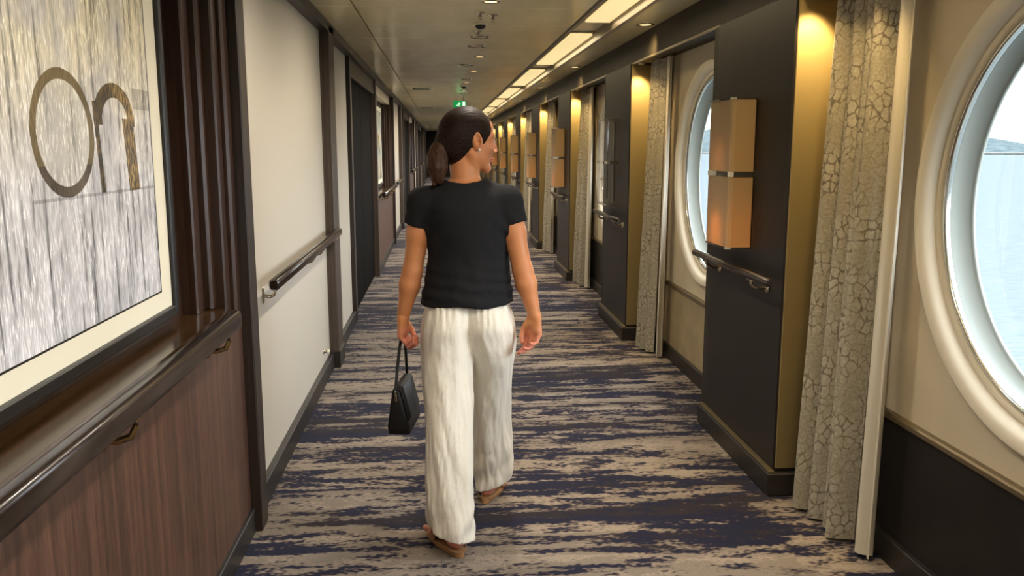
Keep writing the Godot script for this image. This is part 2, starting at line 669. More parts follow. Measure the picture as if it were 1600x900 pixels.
	M.leather = mat(rgb(19, 18, 18), 0.52, 0.0, 0.35)
	M.pearl = mat(rgb(240, 232, 216), 0.15)
	M.iris = mat(rgb(52, 34, 24), 0.1)
	M.eye = mat(rgb(228, 222, 214), 0.15)
	M.green = glow(Color(0.05, 0.6, 0.3), 0.45)
	M.sign_white = glow(Color(0.9, 1.0, 0.92), 0.9)

# ---------------------------------------------------------------- the corridor
const NEAR := 3.6
const FAR := -45.0
const BAYS := 14            # window bays, the first just behind the frame
const PITCH := 3.1
const TOP := 2.35

func sky_and_camera():
	var cam := Camera3D.new()
	cam.name = "camera"
	cam.position = Vector3(0, 1.53, 0)
	cam.rotation = Vector3(deg_to_rad(-9.3924), deg_to_rad(-4.6649), 0)
	cam.fov = rad_to_deg(2.0 * atan(450.0 / 1330.0))
	cam.near = 0.05
	cam.far = 9000.0
	add_child(cam)
	cam.current = true
	var e := Environment.new()
	var sky := Sky.new()
	var sm := ProceduralSkyMaterial.new()
	sm.sky_top_color = rgb(222, 233, 245)
	sm.sky_horizon_color = rgb(246, 250, 252)
	sm.ground_horizon_color = rgb(150, 170, 185)
	sm.ground_bottom_color = rgb(110, 130, 145)
	sm.sky_energy_multiplier = 2.8
	sm.ground_energy_multiplier = 1.0
	sm.sun_angle_max = 1.0
	sky.sky_material = sm
	e.background_mode = Environment.BG_SKY
	e.sky = sky
	e.tonemap_mode = Environment.TONE_MAPPER_LINEAR
	e.tonemap_exposure = 1.32
	e.sdfgi_enabled = true
	e.ssao_enabled = true
	e.ssil_enabled = true
	var w := WorldEnvironment.new()
	w.name = "world"
	w.environment = e
	add_child(w)

func pil_near(k: int) -> float:      # the near corner of the pilaster beyond window bay k (bay 0 lies behind the camera)
	return -3.5 - PITCH * (k - 1)

func win_z(k: int) -> float:
	return -2.14 - PITCH * (k - 1)

func floor_and_ceiling():
	var f := struct("floor")
	var s := Sh.new()
	s.uvs = true
	s.st.set_smooth_group(-1)
	s.face([Vector3(-0.95, 0, NEAR), Vector3(1.7, 0, NEAR), Vector3(1.7, 0, FAR), Vector3(-0.95, 0, FAR)], Vector3.UP, [Vector2(-0.95 / 2.4, NEAR / 6.0), Vector2(1.7 / 2.4, NEAR / 6.0), Vector2(1.7 / 2.4, FAR / 6.0), Vector2(-0.95 / 2.4, FAR / 6.0)])
	obj("carpet", s, M.carpet, f)
	slab("deck", Vector3(-2.4, -0.12, FAR - 0.2), Vector3(1.9, -0.006, NEAR + 0.2), M.dark, f)
	var c := struct("ceiling")
	slab("deckhead", Vector3(-2.4, 2.47, FAR - 0.2), Vector3(1.9, 2.55, NEAR + 0.2), M.dark, c)
	# satin panels with recessed joints
	var z := NEAR
	var i := 0
	while z > FAR:
		var z1 := z - 0.74
		slab("panel", Vector3(-0.50, TOP, z1 + 0.004), Vector3(0.90, TOP + 0.02, z - 0.004), M.ceiling, c, 0.003)
		slab("side_panel", Vector3(-0.88, TOP, z1 + 0.004), Vector3(-0.508, TOP + 0.02, z - 0.004), M.ceiling, c, 0.003)
		if i % 2 == 0:
			slab("window_side_panel", Vector3(1.235, TOP, z - 1.48 + 0.004), Vector3(1.50, TOP + 0.02, z - 0.004), M.ceiling, c, 0.003)
		z = z1
		i += 1
	# the light trough along the window side
	slab("trough_lip", Vector3(0.905, TOP - 0.012, FAR), Vector3(0.935, TOP + 0.08, NEAR), M.lip, c)
	slab("trough_lip", Vector3(1.20, TOP - 0.012, FAR), Vector3(1.23, TOP + 0.08, NEAR), M.lip, c)
	slab("trough_back", Vector3(0.90, TOP + 0.07, FAR), Vector3(1.24, TOP + 0.09, NEAR), M.diffuser, c)
	slab("cornice", Vector3(-0.90, TOP - 0.06, FAR), Vector3(-0.735, TOP + 0.02, NEAR), M.strip, c)

func trough_lights():
	# strip lamps inside the trough
	var zs := 2.2
	var k := 0
	while zs > -40.0:
		var t := thing("strip_lamp", "%s warm linear lamp segment in the ceiling trough along the window side" % ORD[mini(k, 14)] if k < 14 else "distant warm linear lamp segment in the ceiling trough", "strip lamp", Vector3(1.06, TOP + 0.05, zs - 0.9), "strip lamps in the ceiling trough")
		slab("tray", Vector3(-0.1, 0.004, -1.22), Vector3(0.13, 0.018, 1.22), M.plastic, t)
		slab("diffuser", Vector3(-0.05, -0.012, -1.2), Vector3(0.125, 0.004, 1.2), M.strip_light, t, 0.004)
		var l := AreaLight3D.new()
		l.name = "light"
		l.position = Vector3(0.04, -0.02, 0)
		l.rotation.x = -PI / 2
		l.area_size = Vector2(0.175, 2.4)
		l.light_color = Color(1.0, 0.9, 0.72)
		l.light_energy = 0.42
		l.area_range = 12.0 if "area_range" in l else 0.0
		l.shadow_enabled = true
		t.add_child(l)
		zs -= 3.1
		k += 1

func ceiling_row():
	# what hangs in the row along the middle: lamps, sprinklers, detectors
	var rows := [[0.29, 1.6, 0], [0.29, -0.1, 0], [0.29, -1.8, 0], [0.29, -3.5, 0], [0.29, -5.04, 0], [0.245, -5.43, 1], [0.33, -5.53, 1], [0.27, -5.9, 2], [0.27, -6.28, 1], [0.30, -6.62, 3], [0.30, -7.23, 3], [0.36, -8.03, 0], [0.26, -8.85, 3], [0.36, -9.52, 0], [0.32, -10.7, 3], [0.31, -11.8, 2], [0.33, -11.2, 0], [0.33, -12.7, 0], [0.33, -13.4, 3], [0.33, -14.4, 0], [0.33, -16.2, 0], [0.33, -18.2, 0], [0.33, -20.4, 0], [0.33, -23, 0], [0.33, -26, 0], [0.33, -29, 0], [0.33, -32, 0], [0.33, -36, 0], [0.33, -41, 0]]  # extra lamps added towards the far end to brighten the ceiling there
	var names := ORD
	var seen := [0, 0, 0, 0]
	for r in rows:
		var q: int = seen[r[2]]
		seen[r[2]] += 1
		var at := Vector3(r[0], TOP, r[1])
		if r[2] == 0:
			var say := "small round lit downlight overhead in the middle row, behind the frame"
			if r[1] < -4.9:
				say = "small round lit downlight in the middle row of the ceiling with added far lamps, %s one in view" % (ORD[q - 4] if q < 19 else "farthest")
			downlight(at, say, 0.045, 1.35 if r[1] > -8.5 else 2.0, "downlights in the middle row", 78.0, Vector3(0.26, PI / 2, 0), Color(1.0, 0.95, 0.88))
		elif r[2] == 1:
			var t := thing("sprinkler", "bright metal sprinkler head under the cream ceiling, %s from the viewer" % names[q], "sprinkler", at, "ceiling sprinklers")
			var s := Sh.new()
			s.lathe([Vector2(0.0, 0.0), Vector2(0.034, -0.001), Vector2(0.032, -0.008), Vector2(0.012, -0.012), Vector2(0.008, -0.03), Vector2(0.0, -0.03)], 20)
			obj("escutcheon", s, M.chrome, t)
			s = Sh.new()
			s.lathe([Vector2(0.0, -0.043), Vector2(0.016, -0.043), Vector2(0.016, -0.046), Vector2(0.0, -0.046)], 16)
			s.tube([Vector3(0.007, -0.012, 0), Vector3(0.012, -0.03, 0), Vector3(0.003, -0.044, 0)], [0.002], 6)
			s.tube([Vector3(-0.007, -0.012, 0), Vector3(-0.012, -0.03, 0), Vector3(-0.003, -0.044, 0)], [0.002], 6)
			obj("deflector", s, M.chrome, t)
		elif r[2] == 2:
			var t := thing("smoke_detector", "small dark domed detector under the ceiling, %s from the viewer" % names[q], "detector", at, "ceiling detectors")
			var s := Sh.new()
			s.lathe([Vector2(0.0, 0.0), Vector2(0.05, 0.0), Vector2(0.05, -0.012), Vector2(0.046, -0.016), Vector2(0.0, -0.016)], 28)
			obj("base", s, M.plastic, t)
			s = Sh.new()
			s.lathe([Vector2(0.036, -0.016), Vector2(0.03, -0.034), Vector2(0.012, -0.042), Vector2(0.0, -0.042)], 28)
			obj("dome", s, M.rubber, t)
		else:
			var t := thing("speaker", "round recessed ceiling speaker with a metal rim, %s from the viewer" % names[q], "speaker", at, "round ceiling speakers")
			var s := Sh.new()
			s.lathe([Vector2(0.055, 0.0), Vector2(0.06, -0.008), Vector2(0.072, -0.008), Vector2(0.075, 0.0)], 32)
			obj("rim", s, M.chrome, t)
			s = Sh.new()
			s.lathe([Vector2(0.0, -0.003), Vector2(0.056, -0.003), Vector2(0.056, 0.0)], 32)
			obj("grille", s, M.plastic, t)
	# two air grilles on the left
	for q in 2:
		var t := thing("air_grille", "%s small slotted air grille in the ceiling near the left wall" % ["nearer", "farther"][q], "grille", Vector3(-0.28, TOP, [-12.4, -18.2][q]), "ceiling air grilles")
		slab("frame", Vector3(-0.15, -0.008, -0.15), Vector3(0.15, 0.002, 0.15), M.plastic, t)
		for j in 5:
			slab("slat", Vector3(-0.12, -0.014, -0.115 + j * 0.05), Vector3(0.12, -0.007, -0.085 + j * 0.05), M.rubber, t)

func downlight(at: Vector3, label: String, r: float, energy: float, group: String, angle := 58.0, tilt := Vector3.ZERO, tone := Color(1.0, 0.86, 0.6)):
	var t := thing("downlight", label, "downlight", at, group)
	var s := Sh.new()
	s.lathe([Vector2(r * 0.82, 0.0), Vector2(r * 0.86, -0.006), Vector2(r * 1.2, -0.006), Vector2(r * 1.28, 0.0)], 28)
	obj("rim", s, M.chrome, t)
	s = Sh.new()
	s.lathe([Vector2(0.0, -0.004), Vector2(r * 0.84, -0.003), Vector2(r * 0.84, 0.0)], 24)
	obj("lens", s, M.lens, t)
	var l := SpotLight3D.new()
	l.name = "light"
	l.position = Vector3(0, -0.02, 0)
	l.rotation = Vector3(-PI / 2, 0, 0) + tilt
	l.spot_angle = angle
	l.spot_angle_attenuation = 0.6
	l.spot_range = 8.0
	l.spot_attenuation = 2.0
	l.light_size = r
	l.light_color = tone
	l.light_energy = energy
	l.shadow_enabled = true
	t.add_child(l)

func rect_with_hole(s: Sh, x: float, z0: float, z1: float, y0: float, y1: float, cz: float, cy: float, r: float, out: Vector3, segs := 72):
	s.st.set_smooth_group(-1)
	var corner := []
	for c in [[z0, y0], [z1, y0], [z1, y1], [z0, y1]]:
		corner.append(atan2(c[1] - cy, c[0] - cz))
	var an := []
	for k in segs:
		an.append(-PI + TAU * k / segs)
	an.append_array(corner)
	an.sort()
	var edge := func(a: float) -> Vector3:
		var dz := cos(a)
		var dy := sin(a)
		var t := 1e9
		if absf(dz) > 1e-6:
			t = minf(t, (((maxf(z0, z1) if dz > 0 else minf(z0, z1)) - cz) / dz))
		if absf(dy) > 1e-6:
			t = minf(t, (((y1 if dy > 0 else y0) - cy) / dy))
		return Vector3(x, cy + dy * t, cz + dz * t)
	for k in an.size():
		var a: float = an[k]
		var b: float = an[(k + 1) % an.size()]
		s.face([Vector3(x, cy + sin(a) * r, cz + cos(a) * r), edge.call(a), edge.call(b), Vector3(x, cy + sin(b) * r, cz + cos(b) * r)], out)

const WY := 1.36

func window_bay(k: int, wr: Node3D):
	var cz := win_z(k)
	var z0 := cz + 1.55
	var z1 := cz - 1.55
	var s := Sh.new()
	rect_with_hole(s, 1.66, z0, z1, 0.545, 2.20, cz, WY, 0.695, Vector3.LEFT)
	rect_with_hole(s, 1.79, z0, z1, -0.1, 2.5, cz, WY, 0.60, Vector3.RIGHT)
	obj("niche_panel", s, M.niche, wr)
	slab("niche_dado", Vector3(1.65, 0.0, z1), Vector3(1.70, 0.545, z0), M.painted_sheen if k == 2 else M.charcoal, wr)  # second bay's dado painted lighter for the light it reflects
	slab("dado_rail", Vector3(1.632, 0.535, z1), Vector3(1.68, 0.562, z0), M.trim, wr, 0.006)
	slab("niche_skirting", Vector3(1.628, 0.0, z1), Vector3(1.66, 0.10, z0), M.base, wr)
	var w := struct("window_%d" % (k + 1))
	w.position = Vector3(1.66, WY, cz)
	var turn := Transform3D(Basis(Vector3(0, 0, 1), PI / 2), Vector3.ZERO)   # the lathe's height runs towards the room (-x)
	s = Sh.new()
	s.xf = turn
	s.lathe([Vector2(0.702, -0.004), Vector2(0.701, 0.022), Vector2(0.697, 0.027), Vector2(0.692, 0.028), Vector2(0.664, 0.020), Vector2(0.649, 0.008), Vector2(0.641, -0.010), Vector2(0.639, -0.024)], 96)
	s.lathe([Vector2(0.639, -0.024), Vector2(0.637, -0.016), Vector2(0.633, -0.014), Vector2(0.620, -0.018), Vector2(0.615, -0.024), Vector2(0.615, -0.035)], 96)
	obj("rim", s, M.ring, w)
	s = Sh.new()
	s.xf = turn
	s.lathe([Vector2(0.616, -0.036), Vector2(0.616, -0.03), Vector2(0.611, -0.027), Vector2(0.611, -0.045)], 96)
	obj("gasket", s, M.rubber, w)
	s = Sh.new()
	s.xf = turn
	s.lathe([Vector2(0.611, -0.045), Vector2(0.611, -0.026), Vector2(0.606, -0.019), Vector2(0.600, -0.020), Vector2(0.597, -0.026), Vector2(0.596, -0.04)], 96)
	obj("metal_ring", s, M.steel, w)
	s = Sh.new()
	s.xf = turn
	s.lathe([Vector2(0.599, -0.036), Vector2(0.597, -0.05), Vector2(0.594, -0.112), Vector2(0.588, -0.114), Vector2(0.588, -0.126), Vector2(0.601, -0.13)], 96)
	obj("reveal", s, M.reveal, w)
	s = Sh.new()
	s.xf = turn
	s.lathe([Vector2(0.0, -0.12), Vector2(0.5885, -0.12)], 64)
	obj("pane", s, M.glass, w)

func pilaster(k: int, wr: Node3D):
	# k is the bay it closes; its near corner is at pil_near(k)
	var z0 := pil_near(k)
	var z1 := z0 - 1.0
	slab("pilaster", Vector3(1.45, 0.0, z1), Vector3(1.72, 2.16, z0), M.charcoal, wr, 0.006)
	slab("pilaster_glow_sheet", Vector3(1.458, 0.12, z0 - 0.004), Vector3(1.70, 2.155, z0 + 0.006), M.painted_glow, wr, 0.003)  # added sheet with the warm light on the dark return painted in
	slab("pilaster_stile", Vector3(1.462, 0.0, z1 - 0.10), Vector3(1.72, 2.16, z1), M.header, wr, 0.004)
	slab("pilaster_skirting", Vector3(1.418, 0.0, z1 - 0.02), Vector3(1.71, 0.105, z0 + 0.03), M.base, wr, 0.004)
	slab("skirting_cap", Vector3(1.424, 0.105, z1 - 0.02), Vector3(1.45, 0.117, z0 + 0.024), M.trim, wr, 0.003)

func wall_right():
	var wr := struct("wall_right")
	slab("header", Vector3(1.47, 2.15, FAR), Vector3(1.54, 2.37, NEAR), M.header, wr)
	slab("header_bead", Vector3(1.462, 2.15, FAR), Vector3(1.475, 2.166, NEAR), M.trim, wr)
	slab("niche_soffit", Vector3(1.535, 2.17, FAR), Vector3(1.70, 2.20, NEAR), M.header, wr)
	slab("upper_void", Vector3(1.53, 2.19, FAR), Vector3(1.785, 2.5, NEAR), M.dark, wr)
	for k in range(-1, BAYS):
		if k >= 0:
			window_bay(k, wr)
		pilaster(k, wr)
	# hull behind the outermost bays
	slab("hull", Vector3(1.66, 0, win_z(0) + 1.55), Vector3(1.79, 2.5, NEAR + 0.2), M.niche, wr)
	slab("hull", Vector3(1.66, 0, FAR - 0.2), Vector3(1.79, 2.5, win_z(BAYS - 1) - 1.55), M.niche, wr)

# ---------------------------------------------------------------- right-hand things
func curtain_mesh(z0: float, z1: float, x_top: float, x_bot: float, amp: float, folds: float, ytop: float, ybot: float, sd: int, skew := 0.0) -> Sh:
	var rng := RandomNumberGenerator.new()
	rng.seed = sd
	var nu := int(folds * 16)
	var nv := 26
	var ph := []
	for i in 6:
		ph.append(rng.randf_range(-0.5, 0.5))
	var s := Sh.new()
	s.uvs = true
	var rings := []
	var uv := []
	for j in nv + 1:
		var v := float(j) / nv
		var y := lerpf(ybot, ytop, v)
		var gather := 1.0
		var front := []
		var arc := 0.0
		var ring := []
		var us := []
		for i in nu + 1:
			var u := float(i) / nu
			var wob: float = 0.22 * sin(u * 9.0 + ph[0] * 4.0 + v * 1.3) + 0.12 * sin(u * 17.0 + ph[1] * 6.0 - v * 2.1)
			var a := TAU * folds * u + wob * 2.0
			var wave := sin(a) + 0.22 * sin(2.0 * a + 0.8 + ph[2])
			var deep: float = amp * (0.75 + 0.35 * sin(u * 7.0 + ph[3] * 5.0)) * (1.0 - 0.35 * v)
			var z := lerpf(z0, z1, u * gather + (1.0 - gather) * 0.5) + 0.012 * cos(a) + skew * (1.0 - v)
			var x := lerpf(x_bot, x_top, v) + deep * wave + 0.05 * u * (x_bot - 1.5)
			front.append(Vector3(x, y + 0.004 * sin(a * 0.5), z))
			if i > 0:
				arc += Vector2(front[i].x - front[i - 1].x, front[i].z - front[i - 1].z).length()
			us.append(arc)
		for i in nu + 1:
			ring.append(front[i])
		var uvr := []
		for i in nu + 1:
			uvr.append(Vector2(us[i] / 0.75, 1.0 - y / 1.5))
		for i in range(nu, -1, -1):
			var t: Vector3 = front[mini(i + 1, nu)] - front[maxi(i - 1, 0)]
			var nrm := Vector3(t.z, 0, -t.x).normalized()
			ring.append(front[i] - nrm * 0.0035)
			uvr.append(uvr[i])
		rings.append(ring)
		uv.append(uvr)
	s.loft(rings, false, true, uv)
	# bottom and top hems close the cloth
	s.st.set_smooth_group(-1)
	for e in [0, nv]:
		var r: Array = rings[e]
		var n := r.size()
		for i in nu:
			s.face([r[i], r[i + 1], r[n - 2 - i], r[n - 1 - i]], Vector3.DOWN if e == 0 else Vector3.UP)
	return s

func curtains():
	var pattern := {}
	for k in range(1, 9):
		var o := -PITCH * (k - 1)
		var which: String = ORD[k - 1]
		var t := thing("curtain", "floor-length ivory curtain with a grey crackle print beside the %s porthole" % which, "curtain", Vector3(1.55, 0, -3.15 + o), "printed curtains")
		var l := thing("curtain_liner", "plain white curtain liner hanging next to the printed curtain at the %s porthole" % which, "curtain", Vector3(1.61, 0, -2.9 + o), "plain curtain liners")
		if pattern.size() < 2:
			var s := curtain_mesh(-3.385, -2.986, 1.592, 1.545, 0.056, 4.4, 2.155, 0.015, 300 + k)
			s.xf = Transform3D()
			pattern[k] = [shifted(s, Vector3(-1.55, 0, 3.15)), shifted(curtain_mesh(-2.952, -2.835, 1.588, 1.568, 0.024, 1.7, 2.155, 0.02, 310 + k), Vector3(-1.61, 0, 2.9))]
		var p: Array = pattern[1 + (k - 1) % 2] if pattern.has(1 + (k - 1) % 2) else pattern[1]
		obj("cloth", p[0], M.crackle, t)
		obj("cloth", p[1], M.liner, l)
		for side in [[t, -0.25, 0.17, -0.0], [l, -0.06, 0.055, 0.0]]:
			var s2 := Sh.new()
			s2.box(Vector3(-0.012, 2.153, side[1]), Vector3(0.012, 2.168, side[2]), 0.003)
			obj("track", s2, M.trim, side[0])

func shifted(s: Sh, by: Vector3) -> ArrayMesh:
	var m := s.done()
	var a := m.surface_get_arrays(0)
	var v: PackedVector3Array = a[Mesh.ARRAY_VERTEX]
	for i in v.size():
		v[i] += by
	a[Mesh.ARRAY_VERTEX] = v
	var r := ArrayMesh.new()
	r.add_surface_from_arrays(Mesh.PRIMITIVE_TRIANGLES, a)
	return r

func rounded(hx: float, hy: float, r: float, n := 4) -> Array:
	var out := []
	for q in [[1, 1, 0.0], [-1, 1, PI / 2], [-1, -1, PI], [1, -1, 3 * PI / 2]]:
		for i in n + 1:
			var a: float = q[2] + PI / 2 * i / n
			out.append(Vector2(q[0] * (hx - r) + cos(a) * r, q[1] * (hy - r) + sin(a) * r))
	return out

func sconces():
	for k in range(1, 9):
		var at := Vector3(1.45, 1.405, pil_near(k) - 0.56)
		var lit := k != 2
		var label := "tall frosted wall sconce glowing orange on the %s dark pilaster" % ORD[k - 1]
		if not lit:
			label = "unlit clear glass wall sconce with bare metal bands on the second dark pilaster"
		var t := thing("wall_sconce", label, "wall lamp", at, "wall sconces on the dark pilasters")
		if lit:
			slab("back_plate", Vector3(-0.012, -0.33, -0.15), Vector3(0.0, 0.33, 0.15), M.black, t)
		else:
			slab("back_plate", Vector3(-0.012, -0.33, -0.03), Vector3(0.0, 0.33, 0.03), M.black, t)
			var rod := Sh.new()
			rod.tube([Vector3(-0.06, -0.30, 0), Vector3(-0.06, 0.342, 0)], [0.009], 10)
			obj("rod", rod, M.black, t)
		for q in 2:
			var y0: float = [-0.342, 0.012][q]
			var y1: float = [-0.012, 0.342][q]
			# three-sided shade with softened corners, open to the wall
			var ring := []
			for p in [[-0.006, -0.168], [-0.098, -0.168], [-0.112, -0.163], [-0.118, -0.15], [-0.122, 0.0], [-0.118, 0.15], [-0.112, 0.163], [-0.098, 0.168], [-0.006, 0.168]]:
				ring.append(Vector2(p[0], p[1]))
			var rings := []
			for y in [y0, y1]:
				var r := []
				for p in ring:
					r.append(Vector3(p.x, y, p.y))
				for j in range(ring.size() - 1, -1, -1):
					r.append(Vector3(ring[j].x * 0.97 + 0.001, y, ring[j].y * 0.98))
				rings.append(r)
			var s := Sh.new()
			for i in ring.size() - 1:
				s.st.set_smooth_group(-1)
				s.face([Vector3(ring[i].x, y0, ring[i].y), Vector3(ring[i + 1].x, y0, ring[i + 1].y), Vector3(ring[i + 1].x, y1, ring[i + 1].y), Vector3(ring[i].x, y1, ring[i].y)], Vector3(ring[i].x + ring[i + 1].x + 0.12, 0, ring[i].y + ring[i + 1].y))
			var sh := obj("shade", s, M.shade if lit else M.smoked, t)
			if lit:
				s = Sh.new()
				s.xf = Transform3D(Basis(), Vector3(-0.075, y0 + 0.072, 0))
				s.lathe([Vector2(0.0, -0.05), Vector2(0.012, -0.046), Vector2(0.014, -0.02), Vector2(0.022, 0.0), Vector2(0.02, 0.018), Vector2(0.0, 0.03)], 14)
				obj("bulb", s, M.lamp, t)
				var l := OmniLight3D.new()
				l.name = "light_%d" % q
				l.position = Vector3(-0.075, y0 + 0.072, 0)
				l.light_color = Color(1.0, 0.56, 0.2)
				l.light_energy = 0.015 if q == 0 else 0.005
				l.light_size = 0.02
				l.omni_range = 6.0
				l.omni_attenuation = 2.0
				l.shadow_enabled = true
				t.add_child(l)
		for q in 3:
			var y: float = [-0.346, 0.0, 0.346][q]
			var h := 0.012 if q == 1 else 0.005
			var prof := [Vector2(0.0, -0.17), Vector2(-0.1, -0.172), Vector2(-0.116, -0.166), Vector2(-0.122, -0.15), Vector2(-0.126, 0.0), Vector2(-0.122, 0.15), Vector2(-0.116, 0.166), Vector2(-0.1, 0.172), Vector2(0.0, 0.17)]
			var s := Sh.new()
			s.prism(prof, Vector3(0, y - h, 0), Vector3(0, y + h, 0), Vector3(1, 0, 0), Vector3(0, 0, 1))
			obj("metal_band", s, M.chrome, t)

func handrail(name_label: String, group: String, x_wall: float, x_rail: float, y: float, z0: float, z1: float, brackets: Array, metal: Material, rail_mat: Material, hx := 0.024, hy := 0.032):
	var mid := (z0 + z1) * 0.5
	var t := thing("handrail", name_label, "handrail", Vector3(x_wall, 0, mid), group)
	var out := signf(x_rail - x_wall)
	var X := x_rail - x_wall
	var s := Sh.new()
	var prof := rounded(hx, hy, minf(hx, 0.018))
	var drop := 0.085 if hy > 0.03 else 0.055
	var rings := []
	for e in [[z0, 0.72], [z0 - 0.012, 1.0], [z1 + 0.012, 1.0], [z1, 0.72]]:
		var r := []
		for p in prof:
			r.append(Vector3(X + p.x * e[1], y + p.y * e[1], e[0] - mid))
		rings.append(r)
	s.loft(rings, true)
	obj("rail", s, rail_mat, t)
	for bz in brackets:
		var zb: float = bz - mid
		s = Sh.new()
		s.xf = Transform3D(Basis(Vector3(0, 0, 1), -PI / 2 * out), Vector3(0, y - drop, zb))
		s.lathe([Vector2(0.0, 0.0), Vector2(0.026, 0.0), Vector2(0.026, 0.006), Vector2(0.016, 0.012), Vector2(0.0, 0.012)], 20)
		s.xf = Transform3D()
		s.tube([Vector3(0.0, y - drop, zb), Vector3(X * 0.45, y - drop - 0.003, zb), Vector3(X * 0.85, y - drop + 0.007, zb), Vector3(X, y - drop * 0.65, zb), Vector3(X, y - hy * 0.9, zb)], [0.009, 0.009, 0.009, 0.008, 0.008], 10)
		s.box(Vector3(X - 0.012, y - hy - 0.006, zb - 0.03), Vector3(X + 0.012, y - hy + 0.003, zb + 0.03), 0.002)
		obj("bracket", s, metal, t)

func right_rails():
	for k in range(1, 9):
		var z := pil_near(k)
		handrail("dark wooden handrail on the %s dark pilaster under its sconce" % ORD[k - 1], "handrails on the pilasters", 1.45, 1.372, 0.965, z + 0.06, z - 1.03, [z - 0.16, z - 0.82], M.chrome, M.rail, 0.019, 0.019)

func niche_lights():
	for k in range(0, BAYS):
		var z := pil_near(k)
		if z > NEAR - 0.4:
			continue
		var w: String = ORD[mini(maxi(k - 1, 0), 14)]
		var where := "%s dark pilaster" % w if k > 0 else "pilaster behind the viewer"
		downlight(Vector3(1.385, TOP, z + 0.72), "round recessed downlight in the ceiling edge before the %s" % where, 0.05, 0.85, "downlights along the window side", 46.0, Vector3(0.62, 0, 0))
		downlight(Vector3(1.505, 2.15, z + 0.11), "small warm lamp in the header over the curtain before the %s" % where, 0.02, 0.85, "niche soffit lamps", 42.0, Vector3(0.25, 0, 0))

# ---------------------------------------------------------------- left wall
const LP := 10.3

func left_wall():
	var wl := struct("wall_left")
	slab("backing", Vector3(-2.4, 0, FAR), Vector3(-2.3, 2.5, NEAR), M.dark, wl)
	slab("white_panel", Vector3(-0.90, 0.0, 0.0), Vector3(-0.80, 2.34, NEAR), M.white, wl)
	for n in 4:
		var o := -LP * n
		picture_bay(n, o, wl)
		white_bay(n, o, wl)
		doorway(n, o, wl)
	# whatever is left up to the end wall
	slab("white_panel", Vector3(-0.90, 0.0, FAR), Vector3(-0.80, 2.34, -LP * 4), M.white, wl)

